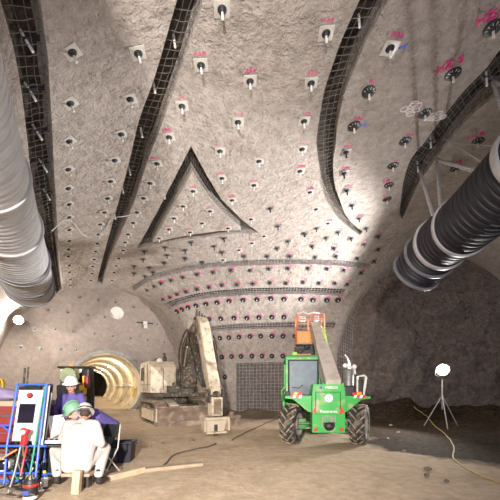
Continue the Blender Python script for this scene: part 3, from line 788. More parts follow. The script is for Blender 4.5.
# ---------------------------------------------------------------- ventilation ducts
def duct(name, pts, R, m, label, rip, pitch, bands, bm_, seam=None):
    root = empty(name, pts[0]); tag(root, label, 'ventilation duct')
    off = Vector(pts[0]); P = even(smooth_path(pts, 10), int(sum((Vector(b)-Vector(a)).length for a, b in zip(pts, pts[1:]))/pitch)*2)
    P = [p-off for p in P]; N_ = len(P); n = 56
    rads = [R-(rip if i % 2 else 0)*(1+.5*math.sin(i*.9)) for i in range(N_)]
    mb = MB(); mb.tube(P, R, n, rads=rads); mb.f = mb.f[:-2]
    mb.tube(P[::4]+([P[-1]] if (N_-1) % 4 else []), R*.95, 32); mb.f = mb.f[:-2]
    mb.build('tube', m, root, smooth=True, sharp=80)
    for f, w, th, mm in bands:
        i = int(f*(N_-1)); c = P[i]; t = (P[min(i+2, N_-1)]-P[max(i-2, 0)]).normalized()
        MB().lathe([(R-.02, -w/2), (R+th, -w/2), (R+th*1.25, 0), (R+th, w/2), (R-.02, w/2)], c, t, 56, True).build('clamp_band', mm, root, smooth=True)
    return root, [p+off for p in P]
sD = -1.0
def LD(t, z, s=sD): return L3(s, t, z)
DL, PLd = duct('ventilation_duct', [LD(1.2, 4.8, -1.22), LD(4, 4.7, -1.17), LD(7, 4.62, -1.09), LD(9.4, 4.56, -1.03), LD(11.35, 4.5, -1.0)], .6, 'duct_pale',
     'pale ribbed ventilation duct hanging along the left wall', .016, .04, [(.46, .05, .03, 'duct_band'), (.62, .09, .035, 'duct_band'), (.78, .06, .03, 'duct_band_dark'), (.80, .06, .03, 'duct_band'), (.90, .05, .025, 'duct_band_dark'), (.915, .05, .025, 'duct_band'), (.992, .05, .03, 'duct_band_dark')], 'duct_band')
DR, PRd = duct('ventilation_duct', [(4.25, 1.5, 5.45), (4.2, 4, 5.12), (4.19, 6, 4.80), (4.2, 7.2, 4.76), (4.2, 7.75, 4.66), (4.12, 8.25, 4.44)], .57, 'duct_dark',
     'black ribbed ventilation duct hanging at the right on chains', .016, .036, [(.50, .13, .03, 'duct_band'), (.74, .07, .03, 'duct_band'), (.845, .08, .035, 'duct_band'), (.915, .06, .04, 'duct_band_dark'), (.99, .06, .03, 'duct_band_dark')], 'duct_band')
# chains from the ceiling down to the black duct
def chain(a, b, label, r=.014, ln=.11):
    a, b = Vector(a), Vector(b); L_ = (b-a).length; n = max(3, int(L_/(ln*.72))); mb = MB(); d = (b-a).normalized(); x = d.orthogonal().normalized(); y = d.cross(x)
    for i in range(n):
        c = a.lerp(b, (i+.5)/n); u = x if i % 2 else y
        mb.tube([c+d*math.cos(t)*ln*.5+u*math.sin(t)*ln*.28 for t in [2*PI*k/10 for k in range(10)]], r, 5, True)
    tag(mb.build('suspension_chain', 'chain', smooth=True), label, 'chain', 'chains carrying the black duct')
def top_of(path, f, R, side=(0, 0, 1)):
    return path[int(f*(len(path)-1))]+Vector(side).normalized()*R
def up_hit(px, py): return surf(px, py)[0]
cA = up_hit(493, 82); cB = up_hit(437, 160)
chain(cA, top_of(PRd, .53, .58, (-.3, 0, 1)), 'steel chain dropping from the broad slot to the nearest pale band of the black duct')
chain(cA, top_of(PRd, .46, .56, (.2, 0, 1)), 'short steel chain beside the right picture edge, above the black duct')
chain(cB, top_of(PRd, .735, .57, (-.75, 0, .6)), 'left leg of the chain pair holding the middle of the black duct')
chain(cB, top_of(PRd, .63, .57, (-.35, 0, .9)), 'right leg of the chain pair holding the middle of the black duct')
chain(up_hit(420, 172), top_of(PRd, .765, .57, (-.8, 0, .5)), 'short chain beside the dark bolt plate in the broad slot tip')
for i, (a, f) in enumerate([((443, 138), .62), ((450, 143), .56)]):
    p = up_hit(*a); q = top_of(PRd, f, .55, (-.1, 0, 1))
    tag(MB().tube([p, q], .009, 6).build('hanger_wire', 'chain'), ['thin steel hanger wire', 'thinner hanger wire nearer the pale duct band'][i]+' above the black duct', 'wire', 'hanger wires of the black duct')
# hanger hooks for the pale duct
for i, f in enumerate((.46, .62, .79)):
    p = top_of(PLd, f, .62); h = BV_LIN.ray_cast(p, Vector((0, 0, 1)), 5)[0]
    if h: tag(MB().tube([p, h], .012, 6).build('hanger_wire', 'chain'), f'{ORD[i]} steel hanger wire from the front above the pale duct', 'wire', 'hanger wires of the pale duct')
# pale cable looping over the ceiling from the pale duct
def ceil_cable(pxs, label, m, r=.016, drop=.03):
    pts = []
    for p in pxs:
        P, n = surf(p[0], p[1]); dd = p[2] if len(p) > 2 else drop; pts.append(P+n*dd)
    return tag(MB().tube(smooth_path(pts, 8), r, 6).build('ceiling_cable', m, smooth=True), label, 'cable')
ceil_cable([(47, 225, .2), (55, 222, .12), (63, 219.5), (70, 220), (76, 226), (82, 233), (87, 236)], 'thin pale cable running from the pale duct across the left ceiling strip', 'cable_white', .013)
ceil_cable([(96, 236), (101, 232), (107, 226), (111, 219), (116, 213.5, .12), (121, 212, .15), (127, 212.5, .1), (136, 212)], 'thin pale cable crossing the slot left of the triangle', 'cable_white', .013)
# lamp on the left wall
P, n = surf(14, 324)
# ---------------------------------------------------------------- green telehandler, seen from behind
def wheel(parent, pos, R, W, steer, name='wheel', outer=1):
    w = empty(name, pos, math.radians(steer)); w.parent = parent
    t = MB(); pr = [(R*.58, -W*.46), (R*.64, -W*.5), (R*.86, -W*.5), (R*.95, -W*.42), (R*.955, 0), (R*.95, W*.42), (R*.86, W*.5), (R*.64, W*.5), (R*.58, W*.46)]
    t.lathe(pr, (0, 0, 0), (1, 0, 0), 48, True); t.build('tyre', 'rubber', w, smooth=True)
    lg = MB(); n = 15
    for i in range(n):
        for side in (-1, 1):
            a0 = 2*PI*(i+(.5 if side > 0 else 0))/n; vs = []
            K = 5
            for k in range(K+1):
                f = k/K; a = a0-f*.42; x = side*(W*.02+f*W*.47); rr = R*(.955 if f < .8 else .93-.03*(f-.8))
                for (da, dr) in ((-.05, -.03), (.05, -.03), (.036, .05), (-.036, .05)):
                    q = (rr+dr*R*1.0); aa = a+da*(1.0 if dr < 0 else 1)
                    vs.append((x, -math.sin(aa)*q, math.cos(aa)*q))
            fs = [(0, 1, 2, 3), (K*4+3, K*4+2, K*4+1, K*4)]
            for k in range(K): fs += [(k*4+j, k*4+(j+1) % 4, k*4+4+(j+1) % 4, k*4+4+j) for j in range(4)]
            lg.add(vs, fs)
    lg.build('tread_lugs', 'rubber_dust', w)
    r = MB(); o = outer*W*.3
    r.lathe([(R*.6, o+outer*.07), (R*.56, o+outer*.05), (R*.5, o-outer*.02), (R*.3, o-outer*.05), (R*.26, o+outer*.03), (R*.12, o+outer*.05), (0, o+outer*.05)], (0, 0, 0), (1, 0, 0), 32)
    r.lathe([(R*.6, -o-outer*.09), (R*.55, -o), (R*.5, o-outer*.02)], (0, 0, 0), (1, 0, 0), 32)
    for k in range(8):
        a = 2*PI*k/8; r.cyl((o+outer*.0, math.cos(a)*R*.21, math.sin(a)*R*.21), (o+outer*.06, math.cos(a)*R*.21, math.sin(a)*R*.21), .02, n=6)
    r.build('rim', 'rim_dull', w, smooth=True); return w
TX, TY, TROT = 2.17, 10.6, -3.5
T = empty('telehandler', (TX, TY, gz_at(TX, TY)-.02), math.radians(TROT))
tag(T, 'green telehandler seen from behind with raised boom and orange work basket', 'telehandler')
for x in (-.87, 1.0):
    wheel(T, (x, -1.2, .575), .575, .43, -24, outer=1)
    wheel(T, (x, 1.55, .575), .575, .43, 0, outer=1 if x > 0 else -1)
c = MB(); c.bbox((0, .1, .78), (.86, 3.7, .5), .04); c.bbox((0, .1, 1.1), (.7, 3.3, .3), .04); c.build('chassis', 'green_dark', T)
for y in (-1.2, 1.55):
    a = MB(); a.cyl((-.85, y, .575), (.85, y, .575), .095, n=14); a.ball((0, y, .575), (.2, .2, .2), 14, 8); a.bbox((-.62, y-.1, .6), (.22, .2, .3), .03); a.bbox((.62, y-.1, .6), (.22, .2, .3), .03); a.build('axle', 'green_dark', T, smooth=True)
s_ = MB(); s_.cyl((-.75, -1.48, .62), (.75, -1.44, .62), .035, n=10); s_.cyl((-.3, -1.47, .62), (.3, -1.45, .62), .06, n=12); s_.build('steering_cylinder', 'green_dark', T, smooth=True)
# tail: panel with frame, inset hatch, grille
t = MB(); t.prism([(-.42, .44), (.42, .44), (.42, 1.5), (.39, 1.70), (-.39, 1.70), (-.42, 1.5)], -2.02, -1.5, 'y'); tail = t.build('engine_cover', 'green', T)
h = MB(); h.bbox((-.02, -2.028, 1.2), (.62, .03, .56), .012); h.build('hatch', 'green', tail)
h = MB(); [h.tube(q, .008, 6) for q in ([(-.34, -2.03, .92), (-.34, -2.03, 1.5), (.30, -2.03, 1.5), (.30, -2.03, .92)],)]; h.build('hatch_seal', 'black', tail)
g = MB()
for i in range(6):
    for k in range(6):
        if abs(i-2.5)+abs(k-2.5) < 5: g.cyl((-.16+i*.064, -2.034, .60+k*.055), (-.16+i*.064, -2.02, .60+k*.055), .019, n=8)
[g.tube([(-.16+i*.064, -2.026, .58), (-.16+i*.064, -2.026, .89)], .006, 4) for i in range(6)]; [g.tube([(-.17, -2.026, .60+k*.055), (.17, -2.026, .60+k*.055)], .006, 4) for k in range(6)]
g.build('grille', 'steel_mid', tail)
hk = MB(); hk.cyl((-.14, -2.1, .67), (.14, -2.1, .67), .05, n=12); hk.ball((0, -2.13, .62), (.13, .07, .11), 12, 8); hk.bbox((0, -2.05, .6), (.2, .1, .08), .02); hk.build('tow_hitch', 'steel_dark', tail, smooth=True)
for x in (-.34, .33):
    m = MB(); m.prism([(x-.085, .96), (x+.085, .96), (x, 1.13)], -2.04, -2.018, 'y'); m.build('reflector_triangle', 'red', tail)
    m = MB(); m.lathe([(0, .03), (.04, .026), (.052, .0), (.052, -.02)], (x, -2.022, .53), (0, -1, 0), 18); m.build('tail_lamp', 'red', tail, smooth=True)
d = MB(); d.lathe([(0, .012), (.098, .012), (.105, .0), (.105, -.01)], (0, -2.046, 1.34), (0, -1, 0), 28); d = d.build('speed_disc', 'white', tail); tag(d, 'white round disc reading 20')
def panel_text(txt, size, mm, x, z, parent, y=-2.045):
    o = meshobj('lettering', text_mesh('lettering', txt, size, mm), parent); o.location = (x, y, z); o.rotation_euler = (PI/2, 0, 0); return o
panel_text('20', .125, 'black', 0, 1.34, d, -2.060)
panel_text('MERLO', .10, 'white', .07, 1.615, tail, -2.024); panel_text('Panoramic', .105, 'white', 0, .995, tail, -2.046)
m = MB(); m.lathe([(0, .01), (.035, .01), (.035, 0)], (-.2, -2.021, 1.615), (0, -1, 0), 16); m.build('emblem', 'label_blue', tail)
# rear fenders with striped markers
for s in (-1, 1):
    f = MB(); f.prism([(s*.42, 1.24), (s*1.12, 1.33), (s*1.12, 1.38), (s*.42, 1.40)], -1.85, -.75, 'y'); f.prism([(s*.42, .95), (s*.52, .98), (s*.9, 1.30), (s*.42, 1.3)], -1.82, -1.72, 'y')
    fd = f.build('fender', 'green', T)
    st = MB(); st2 = MB()
    for k in range(4):
        x = s*(.72+k*.075); (st if k % 2 else st2).prism([(x-.05, 1.34), (x+.02, 1.34), (x+.05, 1.42), (x-.02, 1.42)], -1.88, -1.855, 'y')
    st.build('marker_stripe', 'red', fd); st2.build('marker_stripe', 'white', fd)
    m = MB(); m.bbox((s*.83, -1.8, 1.46), (.13, .09, .085), .02); m.build('indicator_lamp', 'amber', fd); m = MB(); m.bbox((s*.70, -1.8, 1.45), (.09, .08, .075), .02); m.build('brake_lamp', 'red', fd)
# cab on the left
cab = MB(); x0, x1, y0, y1, z0, z1 = -1.0, .02, -.35, 1.15, .95, 2.52
bar = .045
for x in (x0, x1):
    for y in (y0, y1): cab.bbox((x, y, (z0+z1)/2), (bar*1.7, bar*1.7, z1-z0), .015)
for y in (y0, y1): cab.bbox(((x0+x1)/2, y, z1), (x1-x0+.08, .1, .1), .02); cab.bbox(((x0+x1)/2, y, z0+.02), (x1-x0, .09, .1), .02)
for x in (x0, x1): cab.bbox((x, (y0+y1)/2, z1), (.1, y1-y0, .1), .02); cab.bbox((x, (y0+y1)/2, z0+.2), (.06, y1-y0, .45), .02)
cab.bbox(((x0+x1)/2, y0, 1.12), (x1-x0-.04, .05, .32), .02)
cb = cab.build('cab', 'green', T)
m = MB(); m.bbox((-.49, .4, 2.59), (1.08, 1.56, .09), .035); m.build('cab_roof', 'green_dark', cb); m = MB(); m.bbox((-.75, -.3, 2.67), (.14, .1, .1), .02); m.build('work_lamp', 'lime', cb)
m = MB(); m.bbox((-.49, -.36, 1.88), (.94, .02, 1.2), .006); gw = m.build('rear_window', 'cabglass', cb)
m = MB(); m.tube([(-.94, -.385, 1.3), (-.94, -.385, 2.46), (-.04, -.385, 2.46), (-.04, -.385, 1.3)], .028, 8, True); m.build('window_seal', 'black', gw)
m = MB(); m.tube([(-.84, -.39, 1.62), (-.62, -.39, 1.60), (-.5, -.39, 1.7)], .012, 6); m.build('wiper', 'black', gw)
m = MB(); m.bbox((-.5, .2, 1.35), (.5, .5, .16), .06); m.bbox((-.5, -.05, 1.7), (.48, .14, .7), .06); m.bbox((-.5, -.05, 2.12), (.28, .1, .18), .04); m.build('seat', 'black', cb)
m = MB(); m.tube([(-1.0, -.3, 1.15), (-1.14, -.34, 1.25), (-1.16, -.34, 1.5), (-1.03, -.3, 1.7)], .022, 8); m.bbox((-1.1, -.4, .95), (.08, .3, .5), .03); m.build('handrail', 'green', cb, smooth=True)
m = MB(); m.bbox((-.98, -.48, 1.40), (.16, .08, .2), .03); m.bbox((-.5, -.42, 1.3), (.5, .08, .2), .03); m.build('battery_box', 'black', cb)
# boom
def beam(mb, a, b, w, h, w2=None, h2=None):
    a, b = Vector(a), Vector(b); z = (b-a).normalized(); x = Vector((1, 0, 0)); x = (x-z*x.dot(z)).normalized(); y = z.cross(x); w2 = w2 or w; h2 = h2 or h
    vs = [p+x*sx*ww/2+y*sy*hh/2 for p, ww, hh in ((a, w, h), (b, w2, h2)) for sx, sy in ((-1, -1), (1, -1), (1, 1), (-1, 1))]
    return mb.add(vs, [(3, 2, 1, 0), (4, 5, 6, 7)]+[(i, (i+1) % 4, (i+1) % 4+4, i+4) for i in range(4)])
b0, b1, b2 = Vector((.16, -1.72, 1.62)), Vector((.17, .3, 2.85)), Vector((.20, 2.2, 3.98))
bo = beam(MB(), b0, b1, .40, .44).build('boom', 'boom_grey', T)
beam(MB(), b0.lerp(b1, .9), b2, .33, .36).build('boom_section', 'boom_grey', bo)
m = MB()
for s in (-1, 1): m.tube([b0+Vector((s*.205, .1, .16)), b1+Vector((s*.205, 0, .16))], .014, 6)
m.build('edge_strip', 'steel_mid', bo)
m = MB(); m.cyl((-.12, -1.66, 1.62), (.44, -1.66, 1.62), .1, n=16); m.bbox((-.1, -1.55, 1.45), (.06, .5, .6), .03); m.bbox((.42, -1.55, 1.45), (.06, .5, .6), .03); m.build('boom_pivot', 'green', T, smooth=True)
m = MB(); m.cyl((.17, -.2, 1.3), (.18, 1.3, 3.15), .07, n=14); m.build('lift_cylinder', 'steel_mid', T, smooth=True)
m = MB(); m.tube(smooth_path([(.38, -1.2, 1.95), (.41, -.2, 2.6), (.40, .9, 3.35), (.44, 2.0, 3.95)]), .022, 6); m.tube(smooth_path([(.40, .6, 3.1), (.52, 1.6, 3.55), (.48, 2.3, 3.85)]), .018, 6); m.build('hose', 'lime', bo, smooth=True)
# work basket
bk = empty('work_basket', (.06, 2.75, 3.3)); bk.parent = T; bk['label'] = 'orange tube work basket with lower orange panels'
W2, D2_, H2 = .53, .45, 1.18
m = MB(); m.bbox((0, 0, .03), (W2*2, D2_*2, .06), .015); m.build('platform', 'steel_mid', bk)
m = MB()
for x in (-W2, 0, W2):
    for y in (-D2_, D2_): m.tube([(x, y, .0), (x, y, H2)], .02, 8)
for z in (.5, .98, H2): m.tube([(-W2, -D2_, z), (W2, -D2_, z), (W2, D2_, z), (-W2, D2_, z)], .02, 8, True)
m.build('guard_rail', 'orange_frame', bk)
m = MB()
for x in (-W2/2, W2/2): m.bbox((x, -D2_-.005, .27), (W2-.05, .02, .42), .006)
for y in (0,): m.bbox((-W2, 0, .27), (.02, D2_*2-.06, .42), .006); m.bbox((W2, 0, .27), (.02, D2_*2-.06, .42), .006); m.bbox((0, D2_, .27), (W2*2-.06, .02, .42), .006)
m.build('kick_panel', 'orange', bk)
m = MB()
for k in range(9):
    x = -W2+W2*2*k/8; m.tube([(x, -D2_, .5), (x, -D2_, H2)], .006, 4); m.tube([(x, D2_, .5), (x, D2_, H2)], .006, 4)
for k in range(6): z = .5+.68*k/5; m.tube([(-W2, -D2_, z), (W2, -D2_, z)], .006, 4); m.tube([(-W2, D2_, z), (W2, D2_, z)], .006, 4); m.tube([(-W2, -D2_, z), (-W2, D2_, z)], .006, 4); m.tube([(W2, -D2_, z), (W2, D2_, z)], .006, 4)
m.build('guard_mesh', 'mesh_wire', bk)
m = MB(); m.bbox((-.3, -.15, 1.05), (.26, .25, .2), .04); m.bbox((.25, -.2, 1.05), (.2, .3, .2), .04); m.tube([(-.5, -.46, 1.2), (-.3, -.5, 1.26), (-.1, -.47, 1.18), (.1, -.5, 1.24), (.35, -.47, 1.2)], .03, 6); m.build('control_box', 'white_dirty', bk)
m = MB(); m.bbox((.05, -.1, -.12), (.5, .5, .24), .04); m.bbox((-.12, -.35, -.3), (.7, .16, .2), .03); m.bbox((-.15, -.3, -.48), (.85, .14, .1), .03); m.tube([(-.45, -.4, -.45), (-.3, -.45, -.25), (0, -.42, -.1)], .03, 8); m.cyl((-.35, -.4, -.3), (.1, -.3, .0), .045, n=10); m.build('fork_carriage', 'steel_dark', bk)
m = MB(); m.bbox((-.25, -.42, -.4), (.55, .05, .06), .015); m.bbox((-.15, -.45, -.52), (.8, .06, .05), .015); m.build('fork_bar', 'orange', bk)
m = MB(); m.ball((.17, -.46, .1), (.06, .04, .16), 10, 8); m.ball((.5, -.42, -.1), (.05, .05, .22), 10, 8); m.ball((.47, -.42, -.42), (.05, .05, .12), 10, 8); m.build('hose_guard', 'lime', bk, smooth=True)
# engine side: silencer, stack, mirror bracket
m = MB(); m.lathe([(0, 0), (.13, 0), (.14, .05), (.14, .7), (.1, .78), (.06, .8)], (.72, -1.1, 1.36), n=20); en = m.build('silencer', 'steel_mid', T, smooth=True)
m = MB(); m.tube(smooth_path([(.72, -1.1, 2.1), (.73, -1.1, 2.34), (.70, -1.1, 2.45), (.62, -1.1, 2.55)]), .042, 12); m.build('exhaust_stack', 'chrome', en, smooth=True)
m = MB(); m.ball((.62, -1.15, 2.24), (.07, .05, .07)); m.ball((.86, -1.2, 2.2), (.06, .05, .08)); m.tube([(.62, -1.15, 2.24), (.86, -1.18, 2.18), (.9, -1.15, 2.0)], .03, 8); m.build('beacon_bracket', 'white_dirty', en, smooth=True)
m = MB(); m.tube([(.9, -1.4, 1.4), (.9, -1.4, 1.92), (1.08, -1.4, 1.95), (1.13, -1.4, 1.9), (1.06, -1.4, 1.42)], .035, 10); m.build('guard_hoop', 'white_dirty', T, smooth=True)
m = MB(); m.bbox((.62, -1.45, 1.52), (.3, .5, .3), .04); m.bbox((.97, -1.35, 1.62), (.14, .2, .44), .03); m.build('filter_housing', 'black', T)
m = MB(); m.bbox((.78, .6, 1.2), (.5, 1.5, .62), .06); m.build('engine_hood', 'green', T)

# ---------------------------------------------------------------- mud-caked excavator with a hydraulic breaker
EX, EY = -3.5, 15.6
E = empty('excavator', (EX, EY, gz_at(EX, EY)-.03), math.radians(-151.4))
tag(E, 'mud-caked cream tracked excavator with folded arm in front of the small tunnel', 'excavator')
for s in (-1, 1):
    tr = empty('track', (s*1.1, 0, 0)); tr.parent = E
    L_, H_, W_ = 3.5, 1.02, .5; R_ = H_/2; pts = []
    for k in range(13): a = -PI/2+PI*k/12; pts.append((L_/2-R_+math.cos(a)*R_, R_+math.sin(a)*R_))
    for k in range(13): a = PI/2+PI*k/12; pts.append((-L_/2+R_+math.cos(a)*R_, R_+math.sin(a)*R_))
    P3 = even([Vector((0, p[0], p[1])) for p in pts+[pts[0]]], 47)[:-1]
    belt = MB(); inner = [Vector((0, p.y*.955, R_+(p.z-R_)*.86)) for p in P3]
    vs = []; n = len(P3)
    for p, q in zip(P3, inner): vs += [(-W_/2, p.y, p.z), (W_/2, p.y, p.z), (W_/2, q.y, q.z), (-W_/2, q.y, q.z)]
    fs = [(i*4+k, i*4+(k+1) % 4, ((i+1) % n)*4+(k+1) % 4, ((i+1) % n)*4+k) for i in range(n) for k in range(4)]
    belt.add(vs, fs)
    for i in range(n):
        p = P3[i]; t = (P3[(i+1) % n]-P3[i-1]).normalized(); nm = Vector((0, -t.z, t.y)); nm = nm if nm.dot(p-Vector((0, 0, R_))) > 0 else -nm
        mt = Matrix((Vector((1, 0, 0)), t, nm)).transposed(); belt.box(p+nm*.015, (W_+.03, .045, .05), mt)
    belt.build('track_belt', 'exc_brown', tr)
    m = MB(); m.bbox((s*.02, 0, .42), (.44, 2.15, .4), .05); m.prism([(-1.25, .2), (1.25, .2), (1.1, .66), (-1.1, .66)], s*.2, s*.255, 'x'); m.build('side_frame', 'exc', tr)
    for y, r in ((1.25, .37), (-1.25, .37)):
        m = MB(); m.lathe([(0, .2), (.1, .2), (.12, .14), (r-.05, .12), (r, .1), (r, -.1), (0, -.1)], (0, y, R_), (s, 0, 0), 24); m.build('idler', 'exc_brown', tr, smooth=True)
    for k in range(5):
        m = MB(); m.cyl((-.16, -.8+k*.4, .14), (.16, -.8+k*.4, .14), .085, n=14); m.build('roller', 'exc_dark', tr, smooth=True)
m = MB(); m.bbox((0, 0, .7), (1.75, 1.5, .4), .06); m.cyl((0, 0, .75), (0, 0, 1.2), .55, n=28); m.build('undercarriage', 'exc_dark', E, smooth=True)
# dozer blade: curved plate, ribs, push arms
bl = MB(); prof = [(2.02-.16*math.sin(PI*k/8), .03+.78*k/8) for k in range(9)]; bl.prism(prof+[(p[0]-.06, p[1]) for p in prof[::-1]], -1.42, 1.42, 'x')
bl.bbox((0, 2.05, .12), (2.86, .07, .24), .015); bl.bbox((0, 1.98, .82), (2.84, .1, .07), .02)
bd = bl.build('dozer_blade', 'exc_blade', E)
m = MB()
for s in (-1, 1): beam(m, (s*.55, .7, .55), (s*.62, 1.85, .4), .2, .24); m.bbox((s*1.36, 1.85, .42), (.06, .3, .7), .02)
beam(m, (.5, .2, 1.12), (.6, 1.85, .86), .36, .08)
m.build('push_arm', 'exc', bd)
# upper structure
up = MB(); up.bbox((0, -.1, 1.3), (2.6, 2.6, .2), .05); up.build('turntable_deck', 'exc_dark', E)
hb = MB(); hb.prism([(-1.45, 1.40), (1.0, 1.40), (1.02, 2.5), (.72, 2.78), (-1.2, 2.78), (-1.45, 2.55)], .3, 1.38, 'x'); hood = hb.build('engine_hood', 'exc', E)
m = MB()
for k in range(5): m.bbox((1.39, -1.05+k*.12, 2.25), (.03, .06, .62), .01)
m.build('louvres', 'exc_dark', hood)
m = MB(); [m.tube([(1.39, y, 1.48), (1.39, y, 2.66)], .012, 5) for y in (-.4, .35)]; m.tube([(.84, 1.02, 1.5), (.84, 1.02, 2.45)], .012, 5); m.tube([(1.39, -1.35, 1.75), (1.39, .98, 1.75)], .01, 5); m.build('panel_seam', 'exc_dark', hood)
m = MB(); m.cyl((.62, .35, 2.75), (.62, .35, 3.02), .09, n=14); m.cyl((1.0, .5, 2.75), (1.0, .5, 2.92), .1, n=12); m.bbox((.8, -.7, 2.86), (.4, .4, .16), .04); m.tube(smooth_path([(.62, .35, 2.98), (.62, .30, 3.1), (.6, .18, 3.16)]), .06, 10); m.build('exhaust_pipe', 'exc_dark', hood, smooth=True)
m = MB(); m.lathe([(0, 0), (.1, .0), (.13, .06), (.08, .14), (0, .16)], (.95, .75, 2.75), n=14); m.build('beacon', 'white', hood, smooth=True)
cw = MB(); cw.prism([(-1.35, -1.0), (-1.2, -1.5), (0, -1.72), (1.2, -1.5), (1.35, -1.0)], 1.38, 2.35, 'z'); cw.build('counterweight', 'exc', E)
cbx = MB(); cbx.prism([(-.85, 1.4), (.75, 1.4), (.85, 2.0), (.62, 2.95), (-.8, 2.95)], -1.32, -.42, 'x'); cbn = cbx.build('cab', 'exc_brown', E)
m = MB(); m.bbox((-.87, .77, 2.3), (.7, .04, .9), .01, rot('X', 12)); m.bbox((-1.335, .0, 2.35), (.02, 1.1, .85), .01); m.bbox((-.41, .0, 2.35), (.02, 1.1, .85), .01); m.build('cab_window', 'cabglass', cbn)
m = MB(); m.bbox((.05, .95, 1.6), (.8, .5, .5), .05); m.bbox((.5, 1.1, 1.55), (.4, .25, .3), .04); m.ball((-.15, 1.15, 1.85), (.35, .2, .3), 10, 8); m.build('boom_bracket', 'exc_dark', E)
# folded arm
def pl(r, z, w=0): return Vector((-.3+.1*(r-.7)+w, r, z))
def plate_arm(name, poly, w, mm, x_off=0):
    m = MB(); n = len(poly); vs = [pl(r, z, x_off-w/2) for r, z in poly]+[pl(r, z, x_off+w/2) for r, z in poly]
    m.add(vs, [tuple(range(n)), tuple(range(2*n-1, n-1, -1))]+[(i, i+n, (i+1) % n+n, (i+1) % n) for i in range(n)]); o = m.build(name, mm, E)
    b = o.modifiers.new('b', 'BEVEL'); b.width = .03; b.segments = 2; b.limit_method = 'ANGLE'; return bake(o)
boom = plate_arm('boom', [(.75, 1.35), (1.05, 1.4), (1.85, 2.55), (3.25, 3.45), (3.45, 3.95), (3.2, 4.16), (2.5, 4.05), (1.2, 3.35), (.55, 1.75)], .56, 'exc_dark')
stick = plate_arm('stick', [(3.0, 4.28), (3.35, 4.36), (3.75, 4.1), (4.1, 3.5), (5.2, 1.55), (5.22, 1.25), (4.98, 1.2), (4.55, 1.75), (3.45, 3.5), (2.95, 3.95)], .4, 'exc')
def hyd(a, b, r, name='hydraulic_cylinder', f=.58, par=E):
    a, b = Vector(a), Vector(b); m = MB(); m.cyl(a, a.lerp(b, f), r, n=14); m.ball(a, r*1.1); m.cyl(a.lerp(b, f-.03), a.lerp(b, f+.02), r*1.2, n=14); o = m.build(name, 'exc_dark', par, smooth=True)
    m = MB(); m.cyl(a.lerp(b, f), b, r*.55, n=12); m.ball(b, r); m.build('piston_rod', 'chrome', o, smooth=True); return o
hyd(pl(1.0, 1.35, -.36), pl(2.2, 3.3, -.3), .085); hyd(pl(1.0, 1.35, .36), pl(2.2, 3.3, .3), .085)
hyd(pl(2.0, 3.85, .06), pl(3.15, 4.3, .06), .08, f=.7); hyd(pl(3.75, 3.2, -.28), pl(4.95, 1.65, -.25), .075)
m = MB()
for k in range(13):
    w = -.36+.06*k; j = random.uniform(-.1, .1)
    m.tube(smooth_path([pl(1.0, 1.7, w*.6), pl(1.7+j, 2.95+j, w*1.5), pl(2.5+j, 3.55, w*1.6), pl(3.1, 3.75-j, w*1.4), pl(3.55+j, 3.3, w*1.5), pl(4.2, 2.3+j, w*1.2), pl(4.75, 1.65, w)]), random.uniform(.022, .04), 7)
for k in range(5):
    m.tube(smooth_path([pl(2.9, 3.9, -.3+.1*k), pl(3.0+.1*k, 4.35+.06*k, -.3+.12*k), pl(3.4, 4.25, -.28+.13*k), pl(3.6, 3.7, -.34+.15*k)]), .028, 7)
m.build('hydraulic_hoses', 'exc_dark', E, smooth=True)
m = MB(); m.bbox(pl(3.35, 4.05, 0), (.56, .35, .2), .05, rot('X', -40)); m.bbox(pl(3.75, 3.75, 0), (.54, .9, .12), .04, rot('X', -58)); m.cyl(pl(3.25, 3.85, -.34), pl(3.25, 3.85, .34), .13, n=16); m.build('clamp_collar', 'exc_brown', stick, smooth=True)
m = MB(); m.cyl(pl(5.08, 1.4, -.3), pl(5.08, 1.4, .3), .09, n=14); m.build('pivot_pin', 'exc_brown', stick, smooth=True)
m = MB(); 
for k in range(4): m.ball(pl(1.3+.5*k, 2.5+.32*k, .0), (.31, .16, .12), 8, 6)
m.build('caked_mud', 'exc_brown', boom, smooth=True)
# breaker
bx = Vector((pl(5.1, 0).x, 5.12, 0))
br = empty('hydraulic_breaker', bx+Vector((0, 0, .1))); br.parent = E
m = MB(); m.bbox((0, .02, .90), (.40, .38, .62), .04); m.build('breaker_housing', 'exc', br)
m = MB(); m.bbox((0, .22, .9), (.26, .03, .5), .02); m.ball((0, .24, .72), (.03, .03, .03)); m.bbox((-.1, .24, .86), (.02, .02, .3), .005); m.bbox((.1, .24, .86), (.02, .02, .3), .005); m.build('housing_cover', 'exc_brown', br)
m = MB(); m.cyl((-.28, 0, 1.25), (.28, 0, 1.25), .1, n=16); m.bbox((-.23, 0, 1.25), (.06, .3, .45), .03); m.bbox((.23, 0, 1.25), (.06, .3, .45), .03); m.ball((0, .12, 1.3), (.15, .12, .12)); m.build('hanger_bracket', 'exc_dark', br, smooth=True)
m = MB(); m.prism([(-.42, .50), (.42, .50), (.36, .22), (.30, .0), (-.28, .0), (-.34, .25)], -.05, .08, 'y'); m.bbox((0, .1, .5), (.9, .22, .1), .03); m.bbox((.42, .08, .3), (.07, .3, .42), .02); m.bbox((-.42, .08, .3), (.07, .3, .42), .02); m.bbox((0, .05, .04), (.72, .3, .07), .02); m.build('foot_bracket', 'exc', br)
m = MB(); m.bbox((-.72, -.05, .52), (.5, .14, .12), .03); m.bbox((-.85, -.1, .38), (.16, .2, .3), .04); m.ball((-.62, 0, .62), (.1, .1, .1)); m.build('side_arm', 'exc_brown', br)
m = MB(); m.cyl((0, .05, -.06), (0, .05, .3), .07, n=14); m.build('chisel', 'exc_dark', br, smooth=True)
